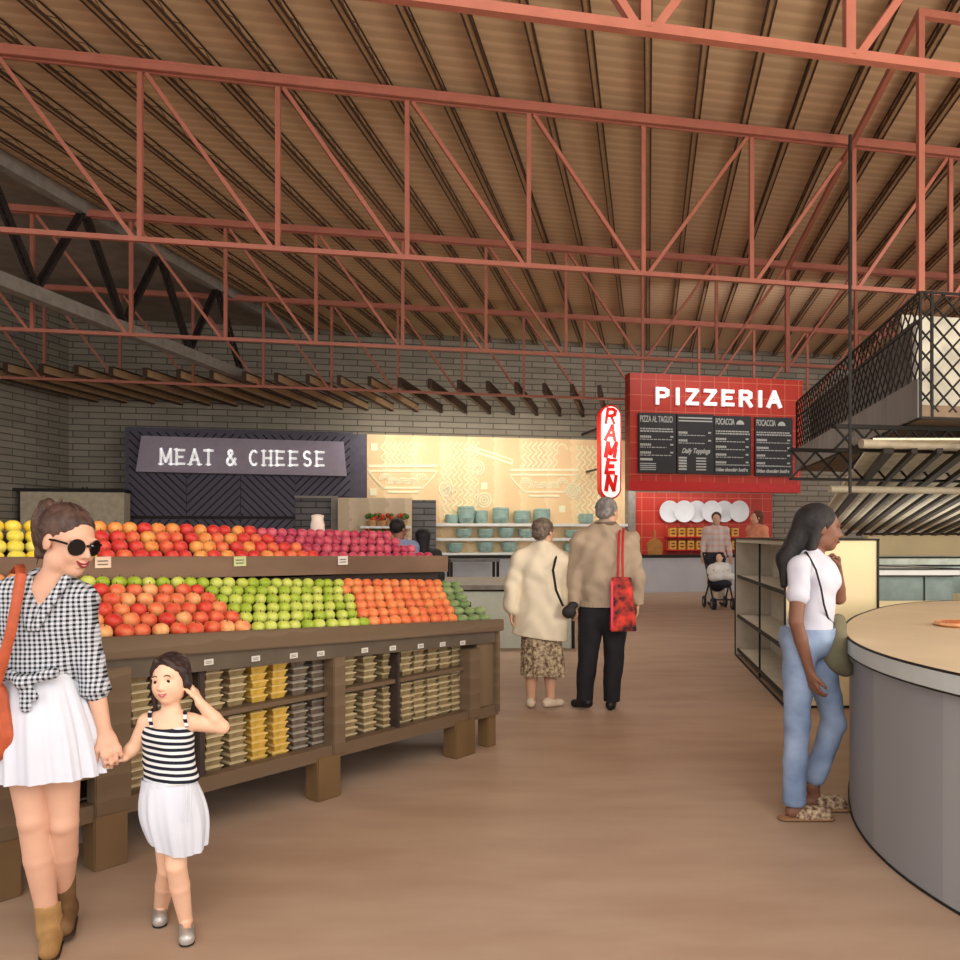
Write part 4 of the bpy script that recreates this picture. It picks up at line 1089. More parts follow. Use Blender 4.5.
def pleats(mb, ctop, chem, rt, rh, n=160, np_=16, amp=.02, fx=1, flat=(.75, .8), hemfn=None, rows=14, th=.006, ph=0, bulge=0):
    """skirt shell between two ellipses, with folds growing to the hem; returned double-skinned"""
    ct, ch = V3(ctop), V3(chem)
    def ring(t, off):
        out = []
        for i in range(n):
            a = 2*math.pi*i/n; f = math.sin(a*np_+ph+1.3*math.sin(a*3))*.7+.3*math.sin(a*np_*2.3+1)
            r = rt+(rh-rt)*(t**.85)+bulge*math.sin(t*math.pi)+amp*f*(t**.7)+off; fl = flat[0]+(flat[1]-flat[0])*t
            c = ct.lerp(ch, t); z = c.z+(hemfn(a)*t*t if hemfn else 0)
            out.append((c.x+r*math.cos(a), c.y+r*fl*math.sin(a), z))
        return out
    vs = []
    for i in range(rows+1): vs += ring(i/rows, 0)
    for i in range(rows, -1, -1): vs += ring(i/rows, -th)
    N = 2*(rows+1)
    fs = [(i*n+k, i*n+(k+1) % n, (i+1)*n+(k+1) % n, (i+1)*n+k) for i in range(N-1) for k in range(n)]
    return mb.add(vs, fs)

def skin(name, c): return mat(name, c, .5, var=.05, scale=6)

# ---------------------------------------------------------------- mother
m_sk = skin('skin_light', (216,168,142)); m_hair = mat('hair_brown', (60,43,38), .45, c2=(92,68,58), scale=30, stretch=(1,1,.25))
m_ging = wavemat('gingham', (16,18,28), (200,204,212), (1,0,0), 62, .5, .8, .05, two=(0,0,1), soft=.04)
m_wcl = mat('white_cotton', (210,213,224), .8, var=.04, scale=4, bump=.15)
p = Person('woman in gingham shirt, white skirt and sunglasses holding the girl\'s hand', 52, 2.88)
J = dict(pelvis=p.j(38,705), waist=p.j(40,668), chest=p.j(46,618), neck=p.j(52,582), shL=p.j(79,600,.02), shR=p.j(14,594,-.02),
         elL=p.j(89,660,.03), wrL=p.j(105,733,.02), elR=p.j(-14,650,-.03), wrR=p.j(-20,710,-.06),
         hipL=p.j(58,722), knL=p.j(64,822,.02), anL=p.j(62,905,.17), hipR=p.j(22,722), knR=p.j(33,820,-.02), anR=p.j(49,922,.06))
fr = nrm((.18, -.98, 0)); F = Field()
torso(F, J, fr, 0, .88)
F.cone(J['neck']-V3((0,0,.03)), p.j(60,560,-.01), .052, .047, .02)
limb(F, J['hipL'], J['knL'], J['anL'], .080, .049, .032, .050); limb(F, J['hipR'], J['knR'], J['anR'], .080, .050, .033, .051)
F.ball(J['knR']+V3((0,-.020,.0)), .031, .02); F.ball(J['knL']+V3((0,-.020,.0)), .031, .02)
limb(F, J['shL'], J['elL'], J['wrL'], .047, .036, .023, .035); limb(F, J['shR'], J['elR'], J['wrR'], .047, .037, .024, .036)
hc = p.j(69,541); hf = (.88, -.40, -.24); P, R = headframe(hc, hf, -.05); H = .235
add_head(F, P, R, H)
hand(F, J['wrL'], p.j(113,757)-J['wrL'], (-.2, .5, -.6), (0, -1, 0), .165, .75)
hand(F, J['wrR'], (0, -.1, -1), (1, .2, 0), (0, -1, 0), .165, .4)

for s in 'LR': F.cone(J['an'+s], V3((J['an'+s].x+.015, J['an'+s].y-.03, .05)), .029, .026, .02)
body = fbuild(F, 'body', .0048, m_sk, p.root)
# shirt
G_ = Field(); torso(G_, J, fr, .015, .90, k=.03)
G_.p = G_.p[1:]
G_.cone(J['waist']+V3((0,0,-.05)), J['waist'], .122, .128, .03, (fr, .7))
for s in 'LR':
    G_.cone(J['sh'+s], J['el'+s], .058, .05, .02); G_.cone(J['el'+s], V3(J['el'+s]).lerp(J['wr'+s], .40), .05, .048, .02)
nk = J['neck']
G_.cone(nk+V3((0,0,.05)), nk+V3((.01,-.03,-.02)), .06, .055, .008, None, -1)
G_.cone(nk+V3((.01,-.08,.02)), nk+V3((-.008,-.135,-.13)), .055, .016, .006, None, -1)
G_.cut(V3(J['el'+'L']).lerp(J['wrL'], .42), (J['wrL']-J['elL'])) if False else None
sh = fbuild(G_, 'gingham_shirt', .0055, m_ging, p.root, (.0022, 48))
F2 = Field()   # knot, cuff and collar
kn = p.j(22,682,-.13); F2.ball(kn, .022, .01); F2.cone(kn, kn+V3((.012,-.0,-.085)), .012, .022, .01, ((0,1,0), .4)); F2.cone(kn, kn+V3((.04,0,-.05)), .012, .018, .01, ((0,1,0), .4)); F2.cone(kn, kn+V3((.09,.03,.025)), .016, .02, .02); F2.cone(kn, kn+V3((-.07,.03,.025)), .016, .02, .02)
fbuild(F2, 'shirt_knot', .005, m_ging, sh)
for s in 'L':
    a = V3(J['el'+s]).lerp(J['wr'+s], .34); b = V3(J['el'+s]).lerp(J['wr'+s], .46); F2 = Field(); F2.cone(a, b, .052, .054, .01); F2.cut(b, b-a); fbuild(F2, 'shirt_cuff', .005, m_ging, sh)
F2 = Field()
for pts in ([(-.06,.02,.035),(-.062,-.05,.015),(-.05,-.09,-.06),(-.02,-.105,-.15)], [(.064,.02,.03),(.072,-.045,.01),(.045,-.095,-.06),(.0,-.108,-.15)]):
    pts = [nk+V3(q) for q in pts]
    for a, b in zip(pts, pts[1:]): F2.cone(a, b, .017, .017, .004, (fr, .55))
fbuild(F2, 'shirt_collar', .005, m_ging, sh)
mb = MB(); 
pleats(mb, p.o+p.j(38,676)+V3((0,0,0)), p.o+p.j(48,775), .128, .198, np_=13, amp=.016, flat=(.72,.8), rows=16, bulge=.012, hemfn=lambda a: .012*math.sin(a+2.6))
mb.build('pleated_skirt', m_wcl, p.root, smooth=True)
mb = MB(); pleats(mb, p.o+p.j(38,672), p.o+p.j(38,681), .129, .133, amp=0, rows=2, flat=(.72,.72)); mb.build('skirt_waistband', m_wcl, p.root, smooth=True)
# hair
Hh = Field(); E = lambda c, r, k=.02, op=1: Hh.ell(P(*c, H), [x*H for x in r], R, k, op)
E((0, -.12, .20), (.37, .44, .37)); E((0, -.30, -.02), (.30, .26, .30), .03)
Hh.p.append(('e', np.array(P(0, .40, -.14, H)), np.array([.36*H, .33*H, .48*H]), R, None, .012, None, -1))
for s in (-1, 1): Hh.p.append(('e', np.array(P(s*.42, .10, -.14, H)), np.array([.2*H, .20*H, .20*H]), R, None, .01, None, -1))
hr = fbuild(Hh, 'hair', .0045, m_hair, p.root, (.0014, 170))
B_ = Field(); B_.cone(p.j(48,508,.01), p.j(42,520,.02), .034, .030, .012); B_.cone(p.j(42,520,.02), p.j(37,536,.02), .026, .018, .02); B_.cone(p.j(46,520,.0), p.j(44,550,.02), .04, .03, .03); B_.cone(p.j(44,550,.02), p.j(40,556,.0), .028, .012, .02); B_.cone(p.j(54,508,.0), p.j(65,496,.0), .012, .003, .01)
fbuild(B_, 'hair_bun', .0045, m_hair, hr, (.003, 120))
for (a, b, c_) in (((.1,-.40,-.2),(.12,-.42,-.35),(.1,-.46,-.5)), ((-.12,-.45,.1),(-.15,-.5,-.1),(-.12,-.52,-.3)), ((.05,-.1,.58),(.07,.1,.54),(.08,.22,.42))):
    mb = MB(); mb.tube([p.o+P(*a, H), p.o+P(*b, H), p.o+P(*c_, H)], [.004, .003, .001], 5); mb.build('hair_strand', m_hair, hr)
# sunglasses
sg = thing('sunglasses', 'large round black sunglasses worn by the woman in gingham', 'sunglasses', p.o+P(0, .42, .0, H)); m_lens = mat('lens_black', (22,18,20), .12)
for s in (-1, 1):
    mb = MB(); c = p.o+P(s*.165, .385, -.01, H); f = V3(R[:, 1]); r_ = V3(R[:, 0]); u_ = V3(R[:, 2]); f2 = (f+r_*s*.35).normalized()
    mb.tube([c-f2*.004, c, c+f2*.003], [.108*H, .13*H, .118*H], 24); mb.build('lens', m_lens, sg, smooth=True)
    mb = MB(); mb.tube([p.o+P(s*.30, .34, .03, H), p.o+P(s*.345, .15, .03, H), p.o+P(s*.355, -.02, .01, H)], .018*H, 6); mb.build('temple_arm', m_lens, sg)
mb = MB(); mb.tube([p.o+P(-.05, .45, .03, H), p.o+P(0, .47, .04, H), p.o+P(.05, .45, .03, H)], .02*H, 6); mb.build('bridge', m_lens, sg)
lips(P, H, p.o, body, .045, mat('lip_dark', (150,58,58), .4), .02)
# boots
m_boot = mat('suede_tan', (176,138,88), .85, c2=(146,108,66), scale=9); m_boot2 = mat('suede_tan_shaded', (128,96,62), .85, c2=(104,76,48), scale=9)  # rear boot: darker copy of the same suede, its shade put into the colour
for (an, toe, m, top), kn_ in zip( ((J['anR'], V3((.06,-.11,0)), m_boot, .15), (J['anL'], V3((.06,-.10,0)), m_boot2, .215)), (J['knR'], J['knL'])):
    bt = Field(); foot = V3((an.x, an.y, 0)); tt = (top-an.z)/(kn_.z-an.z); sx_ = an.lerp(kn_, tt); sx_.z = top; z0 = .0 if m is m_boot else .022
    bt.cone(foot+V3((0,.012,.04+z0)), sx_+V3((0,0,.02)), .043, .045, .02)
    bt.cone(foot+V3((0,.025,.045+z0)), foot+toe+V3((0,0,.032+z0)), .043, .034, .03)
    bt.cut(sx_, (0,.12,1)); bt.cut(foot+V3((0,0,.001+z0)), (0,0,-1)); 
    
    b_ = fbuild(bt, 'ankle_boot', .0045, m, p.root)
    so = Field(); so.cone(foot+V3((0,.025,.0+z0)), foot+toe+V3((0,0,.0+z0)), .045, .038, .01, ((0,0,1), .25)); so.cut(foot+V3((0,0,.0005+z0*.0)), (0,0,-1)); fbuild(so, 'boot_sole', .0045, mat('sole_dark', (60,44,34), .7), b_)
# shoulder bag
bg = thing('shoulder_bag', 'rust orange shoulder bag on the woman\'s shoulder, mostly its strap in view', 'bag', p.o+p.j(-10,660,-.14))
mb = MB(); mb.tube([p.o+q for q in (p.j(14,572,.10), p.j(20,566,.0), p.j(21,575,-.11), p.j(17,600,-.14), p.j(10,635,-.155), p.j(2,665,-.16), p.j(-4,685,-.15))], .017, 8, flat=.45); mb.build('strap', mat('rust_leather', (176,82,50), .5, var=.12, scale=30), bg, smooth=True)
b_ = Field(); b_.cone(p.o+p.j(-18,700,-.13), p.o+p.j(-18,735,-.13), .09, .11, .02, ((0,1,0), .4)); me = b_.mesh('bag_body', .007); link_mesh('bag_body', me, MATS['rust_leather'], bg)
MOTHER = p

# ---------------------------------------------------------------- girl
m_skg = skin('skin_fair', (236,190,160)); m_hairg = mat('hair_dark', (38,27,27), .45, c2=(64,46,42), scale=30, stretch=(1,1,.25))
m_strp = wavemat('stripe_knit', (226,226,226), (30,32,46), (.12,0,1), 44, .5, .8, .05, soft=.05)
p = Person('small girl in striped top and white skirt walking hand in hand, touching her ear', 172, 2.97)
J = dict(pelvis=p.j(172,785), waist=p.j(169,762), chest=p.j(168,735), neck=p.j(171,712), shL=p.j(191,722,.0), shR=p.j(147,722,-.0),
         elL=p.j(222,727,.05), wrL=p.j(200,703,.0), elR=p.j(135,746,.0), wrR=p.j(124,757,-.02),
         hipL=p.j(178,795), knL=p.j(176,865,-.03), anL=p.j(186,922,.06), hipR=p.j(164,795), knR=p.j(168,868,.05), anR=p.j(160,913,.2))
fr = nrm((-.1, -1, 0)); F = Field(); k = .02
fl = (fr, .72); F.cone(J['pelvis'], J['waist'], .088, .078, k, fl); F.cone(J['waist'], J['chest'], .078, .084, k, fl); F.cone(J['chest'], J['neck'], .078, .035, k, fl)
for s in 'LR': F.cone(J['neck']-V3((0,0,.025)), J['sh'+s], .032, .033, k)
F.cone(J['neck']-V3((0,0,.02)), p.j(171,696), .032, .033, .012)
limb(F, J['hipL'], J['knL'], J['anL'], .054, .037, .024, .036); limb(F, J['hipR'], J['knR'], J['anR'], .054, .037, .024, .036)
limb(F, J['shL'], J['elL'], J['wrL'], .032, .026, .018, .026, .008); limb(F, J['shR'], J['elR'], J['wrR'], .032, .026, .018, .026, .008)
hc = p.j(170,678); P, R = headframe(hc, (-.10, -1, -.06), .10); H = .170
add_head(F, P, R, H, .01); 
F.ell(P(0, .12, -.14, H), [.30*H, .26*H, .26*H], R, .02)
hand(F, J['wrR'], p.j(112,757,-.04)-J['wrR'], (.1, .3, -.8), (0, -1, .2), .115, .8)
hand(F, J['wrL'], p.j(194,688,.02)-J['wrL'], (-1, .1, .1), (0, -1, 0), .115, .35)

for s in 'LR': q_ = J['an'+s]; F.cone(q_, V3((q_.x+.005, q_.y-.01, .034)), .021, .019, .01); F.cone(V3((q_.x+.005, q_.y-.01, .034)), V3((q_.x+.035, q_.y-.085, .026)), .019, .016, .01)
body = fbuild(F, 'body', .0037, m_skg, p.root)
disc_eye(P, R, H, p.o, body); brows(P, H, p.o, body, mat('brow_soft', (120,86,70), .7), .12); lips(P, H, p.o, body, .04, mat('lip_soft', (196,96,90), .4), .02)
T = Field(); fl = (fr, .76)
T.cone(J['pelvis']+V3((0,0,.01)), J['waist'], .102, .09, k, fl); T.cone(J['waist'], J['chest'], .09, .094, k, fl); T.cone(J['chest'], J['neck'], .088, .05, k, fl)
T.cut(p.j(168,780), (0,0,-1)); T.cut(p.j(168,722), (0, -.25, 1)); T.cone(J['neck']+V3((0,-.09,.02)), J['neck']+V3((0,-.12,-.05)), .05, .012, .006, None, -1)
tp_ = fbuild(T, 'striped_top', .0045, m_strp, p.root, (.0015, 60))
for a, b, c_ in ((p.j(152,727,-.075), p.j(150,714,-.03), p.j(152,722,.06)), (p.j(187,727,-.075), p.j(185,714,-.03), p.j(186,722,.06))):
    mb = MB(); mb.tube([p.o+a, p.o+a.lerp(b,.5)+V3((0,-.012,.008)), p.o+b+V3((0,0,.008)), p.o+b.lerp(c_,.5)+V3((0,.02,.01)), p.o+c_], .0075, 8, flat=.5); mb.build('shoulder_strap', m_strp, tp_, smooth=True)
mb = MB(); pleats(mb, p.o+p.j(169,781), p.o+p.j(178,838), .098, .104, np_=9, amp=.009, flat=(.8,.8), rows=18, bulge=.022, hemfn=lambda a: .035*math.sin(a*1-.2)-.02*math.cos(a))
sk = mb.build('white_skirt', m_wcl, p.root, smooth=True)
mb = MB(); pleats(mb, p.o+p.j(169,777), p.o+p.j(169,786), .098, .101, amp=.002, rows=2, flat=(.8,.8)); mb.build('waistband', m_wcl, sk, smooth=True)
for x in (186, 190):
    mb = MB(); mb.tube([p.o+p.j(x,784,-.088), p.o+p.j(x+1,800,-.10), p.o+p.j(x-1,822,-.105)], .003, 6); mb.build('drawstring', m_wcl, sk)
Hh = Field(); E = lambda c, r, k=.015, op=1: Hh.ell(P(*c, H), [x*H for x in r], R, k, op)
E((0, -.12, .17), (.385, .43, .385)); E((-.0, -.25, -.15), (.36, .24, .42), .02)
for sd, ln in ((1, -.72), (-1, -.40)):
    Hh.cone(P(sd*.33, .02, .15, H), P(sd*.38, .0, -.15, H), .09*H, .08*H, .02); Hh.cone(P(sd*.38, .0, -.15, H), P(sd*(.44 if sd > 0 else .3), -.02, ln, H), .08*H, .05*H, .02)
Hh.p.append(('e', np.array(P(.03, .44, -.11, H)), np.array([.295*H, .36*H, .44*H]), R, None, .008, None, -1))
Hh.cone(P(.12, .26, .43, H), P(.30, .16, .18, H), .07*H, .06*H, .01); Hh.cone(P(-.05, .24, .45, H), P(-.28, .14, .2, H), .06*H, .05*H, .01)
hr = fbuild(Hh, 'hair', .004, m_hairg, p.root, (.0012, 190))
m_slv = mat('silver_flat', (176,172,166), .35, metal=.4); m_blk = mat('sole_black', (28,28,28), .6)
for an, z0 in ((J['anL'], .004), (J['anR'], .004)):
    q = V3((an.x, an.y, 0)); s_ = Field(); a = q+V3((-.008,.022,.024+z0)); b = q+V3((.040,-.10,.018+z0)); s_.cone(a, b, .025, .028, .01); s_.cut(q+V3((0,0,.002)), (0,0,-1)); s_.cone(q+V3((0,.01,.062+z0)), q+V3((.027,-.055,.056+z0)), .03, .024, .004, None, -1)
    f_ = fbuild(s_, 'ballet_flat', .004, m_slv, p.root)
    s_ = Field(); s_.cone(a-V3((0,0,.022)), b-V3((0,0,.016)), .025, .028, .004, ((0,0,1), .25)); s_.cut(q+V3((0,0,.0005)), (0,0,-1)); fbuild(s_, 'shoe_sole', .004, m_blk, f_)

# ---------------------------------------------------------------- generic grown-up used for the others
def shoes(p, J, m, h=.005, dirs=None, r=.04, L=.17):
    for s in 'LR':
        an = J['an'+s]; d = nrm(dirs[s]); q = V3((an.x, an.y, 0)); lift = max(0, an.z-.085)
        f_ = Field(); f_.cone(q-d*.045+V3((0,0,.042+lift)), q+d*L*.8+V3((0,0,.026+lift*.4)), r, r*.8, .02); f_.cone(q+V3((0,0,.045+lift)), q+V3((0,0,.075+lift)), r*.95, r*.85, .02); f_.cut(q+V3((0,0,.002)), (0,0,-1)); fbuild(f_, 'shoe', h, m, p.root)

# ---------------------------------------------------------------- elderly woman, seen from behind
m_sko = skin('skin_old', (212,164,134)); m_hg = mat('hair_greybrown', (128,112,98), .6, c2=(84,70,60), scale=26)
m_coat = mat('coat_cream', (226,212,186), .85, var=.06, scale=3, bump=.2)
p = Person('elderly woman seen from behind in a cream coat and patterned skirt', 543, 6.98)
J = dict(pelvis=p.j(541,620), waist=p.j(541,595), chest=p.j(541,570), neck=p.j(542,549), shL=p.j(520,560), shR=p.j(561,560),
         elL=p.j(512,586), wrL=p.j(511,612,-.04), elR=p.j(570,590,.02), wrR=p.j(574,606,-.06), hipL=p.j(533,630), knL=p.j(532,668), anL=p.j(531,697), hipR=p.j(550,630), knR=p.j(550,668), anR=p.j(551,697))
fr = V3((0, 1, 0)); F = Field(); torso(F, J, fr, 0, .95); F.cone(J['neck'], p.j(544,538), .055, .052)
limb(F, J['hipL'], J['knL'], J['anL'], .085, .055, .036, .055); limb(F, J['hipR'], J['knR'], J['anR'], .085, .055, .036, .055)
limb(F, J['shL'], J['elL'], J['wrL'], .045, .038, .026); limb(F, J['shR'], J['elR'], J['wrR'], .045, .038, .026)
for s in 'LR': F.cone(J['an'+s], J['an'+s]+V3((.03,.05,-.04)), .035, .03)
P, R = headframe(p.j(544,532), (.62, .78, -.15)); H = .225; add_head(F, P, R, H)
hand(F, J['wrL'], (0,-.0,-1), (1,0,0), (0,1,0), .16, .4); hand(F, J['wrR'], (.3,-.1,-.8), (-1,0,0), (0,1,0), .16, .7)
fbuild(F, 'body', .007, m_sko, p.root)
C_ = Field(); torso(C_, J, fr, .035, 1.0, k=.05, flat=.72); C_.cone(p.j(541,600), p.j(539,655), .21, .262, .05, (fr, .62))
C_.cut(p.j(537,637), (-.14,0,-1))
for s in 'LR': C_.cone(J['sh'+s], J['el'+s], .075, .072, .03); C_.cone(J['el'+s], J['wr'+s]-V3((0,0,-.03)), .072, .06, .03)
C_.cone(J['neck']+V3((0,-.01,.02)), J['neck']+V3((0,0,-.02)), .075, .10, .02); C_.cone(J['neck']+V3((0,.02,.10)), J['neck']+V3((0,.02,.03)), .07, .06, .005, None, -1)
ct = fbuild(C_, 'cream_coat', .008, m_coat, p.root, (.009, 26))
Hh = Field(); Hh.ell(P(0,-.12,.14,H), [.40*H,.46*H,.40*H], R, .02); Hh.ell(P(0,-.3,-.12,H), [.33*H,.22*H,.24*H], R, .02); Hh.p.append(('e', np.array(P(0,.44,-.12,H)), np.array([.4*H,.34*H,.5*H]), R, None, .01, None, -1)); fbuild(Hh, 'hair', .006, m_hg, p.root, (.004, 110))
mb = MB(); mb.tube([p.o+J['neck']+V3((.075*math.cos(t*math.pi/6), .005+.07*math.sin(t*math.pi/6), .022)) for t in range(6, 13)], .009, 6); mb.build('scarf_edge', m_blk, ct)
m_leop = mat('leopard_print', (206,186,152), .8, c2=(92,66,50), scale=38)
mb = MB(); pleats(mb, p.o+p.j(541,632), p.o+p.j(543,675), .17, .185, np_=9, amp=.022, flat=(.7,.75), rows=10, hemfn=lambda a: .01*math.sin(3*a)); mb.build('print_skirt', m_leop, p.root, smooth=True)
shoes(p, J, mat('shoe_beige', (222,202,176), .6), .006, dict(L=(.1,1,0), R=(.8,.5,0)), .04, .13)
hb = thing('handbag', 'small black handbag hanging at the elderly woman\'s right hip', 'bag', p.o+p.j(569,620,-.12))
mb = MB(); mb.tube([p.o+q for q in (p.j(557,553,-.06), p.j(553,570,-.19), p.j(556,590,-.20), p.j(563,606,-.2))], .011, 6); mb.build('strap', m_blk, hb)
f_ = Field(); f_.ell(p.o+p.j(569,612,-.19), (.06,.035,.055)); f_.ell(p.o+p.j(573,605,-.18), (.045,.03,.03)); link_mesh('bag_body', f_.mesh('b', .007), mat('bag_black', (40,38,38), .6), hb)

# ---------------------------------------------------------------- elderly man, seen from behind
m_jk = mat('jacket_taupe', (168,148,126), .8, var=.08, scale=4, bump=.2); m_hgr = mat('hair_grey', (150,144,140), .6, c2=(104,98,94), scale=26)
p = Person('elderly man seen from behind in a taupe jacket and black trousers', 604, 6.9)
J = dict(pelvis=p.j(604,606), waist=p.j(604,585), chest=p.j(604,556), neck=p.j(605,529), shL=p.j(581,543), shR=p.j(628,543),
         elL=p.j(576,575,.02), wrL=p.j(574,603,-.02), elR=p.j(636,578), wrR=p.j(637,603,.02), hipL=p.j(592,612), knL=p.j(588,655), anL=p.j(584,697), hipR=p.j(615,612), knR=p.j(614,655), anR=p.j(611,699))
F = Field(); torso(F, J, fr, 0, 1.05, False); F.cone(J['neck'], p.j(606,518), .06, .058)
limb(F, J['hipL'], J['knL'], J['anL'], .085, .06, .04, .058); limb(F, J['hipR'], J['knR'], J['anR'], .085, .06, .04, .058)
limb(F, J['shL'], J['elL'], J['wrL'], .05, .042, .03); limb(F, J['shR'], J['elR'], J['wrR'], .05, .042, .03)
P, R = headframe(p.j(608,512), (.66, .74, -.12)); H = .235; add_head(F, P, R, H)
hand(F, J['wrL'], (-.1,0,-1), (-1,0,0), (0,1,0), .18, .6); hand(F, J['wrR'], (0,0,-1), (-1,0,0), (0,1,0), .18, .4)
fbuild(F, 'body', .007, m_sko, p.root)
C_ = Field(); torso(C_, J, fr, .04, 1.08, False, k=.05, flat=.72); C_.cut(p.j(604,606), (.03,0,-1))
for s in 'LR': C_.cone(J['sh'+s], J['el'+s], .085, .075, .03); C_.cone(J['el'+s], J['wr'+s], .075, .058, .03)
C_.cone(J['neck']+V3((0,0,.03)), J['neck']+V3((0,0,-.03)), .085, .11, .02); C_.cone(J['neck']+V3((.01,.02,.12)), J['neck']+V3((0,.02,.04)), .075, .065, .005, None, -1)
jk = fbuild(C_, 'taupe_jacket', .008, m_jk, p.root, (.010, 28))
mb = MB(); mb.tube([p.o+J['neck']+V3((.09*math.cos(t*math.pi/6), .0+.085*math.sin(t*math.pi/6), .045)) for t in range(13)], .016, 8, cap=False); mb.build('collar', mat('collar_brown', (112,92,78), .8), jk, smooth=True)
mb = MB(); pleats(mb, p.o+J['pelvis']+V3((0,0,.05)), p.o+J['pelvis']-V3((0,0,.0)), .232, .226, amp=.004, rows=3, flat=(.72,.72), np_=30); mb.build('hem_band', m_jk, jk, smooth=True)
T = Field()
for s in 'LR': limb(T, J['hip'+s], J['kn'+s], J['an'+s]-V3((0,0,.02)), .118, .088, .07)
T.cone(J['pelvis'], J['pelvis']+V3((0,0,-.06)), .18, .17, .03, (fr, .7)); T.cut(J['anL']+V3((0,0,-.035)), (0,0,-1))
fbuild(T, 'black_trousers', .008, mat('black_cloth', (34,32,36), .8), p.root, (.004, 24))
Hh = Field(); Hh.ell(P(0,-.14,.14,H), [.39*H,.42*H,.40*H], R, .02); Hh.ell(P(0,-.3,-.12,H), [.31*H,.18*H,.18*H], R, .02); Hh.p.append(('e', np.array(P(0,.42,-.14,H)), np.array([.4*H,.34*H,.5*H]), R, None, .01, None, -1)); fbuild(Hh, 'hair', .006, m_hgr, p.root, (.003, 110))
shoes(p, J, mat('shoe_black', (30,28,30), .4), .006, dict(L=(-.5,.6,0), R=(.3,1,0)), .043, .14)
m_tote = mat('tote_red', (226,62,46), .6, c2=(24,18,22), scale=13); m_tr = mat('tote_strap', (190,40,40), .6)
tb_ = thing('tote_bag', 'red and black patterned tote bag on the elderly man\'s right shoulder', 'bag', p.o+p.j(622,630,-.2))
zt_ = p.j(0,577,-.2).z; zb_ = p.j(0,631,-.2).z; xl = p.o.x+p.j(610,600,-.2).x; xr = p.o.x+p.j(636,600,-.2).x; y = p.o.y-.2
mb = MB(); mb.hexa([(xl,y-.04,zb_),(xr,y-.04,zb_),(xr,y+.04,zb_),(xl,y+.04,zb_),(xl+.015,y-.02,zt_),(xr-.04,y-.02,zt_),(xr-.04,y+.02,zt_),(xl+.015,y+.02,zt_)]); mb.build('bag_body', m_tote, tb_, bevel=.008)
mb = MB(); mb.box(xl-.0, xl+.02, y-.046, y-.04, zb_+.02, zt_-.03); mb.build('pink_panel', mat('tote_pink', (226,66,92), .6), tb_)
for dx in (0, 4):
    mb = MB(); mb.tube([p.o+q for q in (p.j(621+dx*.3,529,.04), p.j(620+dx,529,-.05), p.j(619+dx,535,-.13), p.j(618.5+dx,555,-.19), p.j(618+dx*1.2,578,-.2))], .010, 6); mb.build('strap', m_tr, tb_, smooth=True)

# ---------------------------------------------------------------- woman in jeans at the right
m_skd = skin('skin_brown', (124,84,66)); m_hd = mat('hair_black', (30,28,30), .6, c2=(46,42,42), scale=30, stretch=(1,1,.25))
m_tee = mat('tee_white', (202,202,214), .8, var=.03, scale=4, bump=.15); m_jean = mat('denim', (112,132,164), .8, c2=(150,168,196), scale=5)
p = Person('dark-haired woman in white T-shirt and blue jeans standing side-on, hand raised to her chin', 806, 4.26)
J = dict(pelvis=p.j(808,632), waist=p.j(812,607), chest=p.j(813,576), neck=p.j(812,553), shN=p.j(800,567,-.13), shF=p.j(820,566,.13),
         elN=p.j(796,622,-.18), wrN=p.j(810,672,-.17), elF=p.j(839,598,.05), wrF=p.j(838,572,-.02),
         hipN=p.j(800,645,-.07), knN=p.j(797,722,-.07), anN=p.j(795,799,-.05), hipF=p.j(816,645,.07), knF=p.j(834,722,.07), anF=p.j(812,785,.09))
fr = nrm((1, -.12, 0)); F = Field(); fl = (fr, .72)
F.cone(J['pelvis'], J['waist'], .135, .115, .03, fl); F.cone(J['waist'], J['chest'], .115, .135, .03, fl); F.cone(J['chest'], J['neck'], .12, .05, .03, fl)
for s in 'NF': F.cone(J['neck']-V3((0,0,.04)), J['sh'+s], .05, .05, .03)
F.cone(J['neck']-V3((0,0,.02)), p.j(818,540), .048, .046)
for s in 'NF': limb(F, J['hip'+s], J['kn'+s], J['an'+s], .085, .055, .035, .052); limb(F, J['sh'+s], J['el'+s], J['wr'+s], .045, .035, .023, .034)
for s in 'NF': q_ = J['an'+s]; F.cone(q_, V3((q_.x+.02, q_.y, .05)), .034, .032); F.cone(V3((q_.x-.02, q_.y, .045)), V3((q_.x+.13, q_.y, .036)), .032, .022)
P, R = headframe(p.j(821,528), (1, -.22, -.12)); H = .232; add_head(F, P, R, H)
hand(F, J['wrN'], (.25,-.05,-1), (1,.3,0), (0,-1,0), .165, .45); hand(F, J['wrF'], (-.12,-.1,1), (-1,0,0), (0,-1,0), .16, 1.3)
body = fbuild(F, 'body', .0055, m_skd, p.root)
disc_eye(P, R, H, p.o, body, 1, .270); brows(P, H, p.o, body, m_hd); lips(P, H, p.o, body, .0, mat('lip_brown', (120,58,52), .4))
C_ = Field(); fl = (fr, .78)
C_.cone(J['pelvis']+V3((0,0,-.04)), J['waist'], .150, .130, .03, fl); C_.cone(J['waist'], J['chest'], .130, .145, .03, fl); C_.cone(J['chest'], J['neck'], .135, .06, .03, fl); C_.ball(J['chest']+V3((.05,-.05,-.02)), .07, .04); C_.ball(J['chest']+V3((.05,.06,-.02)), .07, .04)
for s in 'NF':
    C_.cone(J['neck']-V3((0,0,.035)), J['sh'+s], .058, .054, .03); m_ = V3(J['sh'+s]).lerp(J['el'+s], .52); C_.cone(J['sh'+s], m_, .054, .054, .02)
C_.cone(J['neck']+V3((0,0,.06)), J['neck']+V3((.02,0,.0)), .065, .058, .006, None, -1)
C_.cut(V3((0,0,p.j(0,636).z)), (0,0,-1)); tee = fbuild(C_, 'white_tshirt', .006, m_tee, p.root, (.0035, 34))
T = Field()
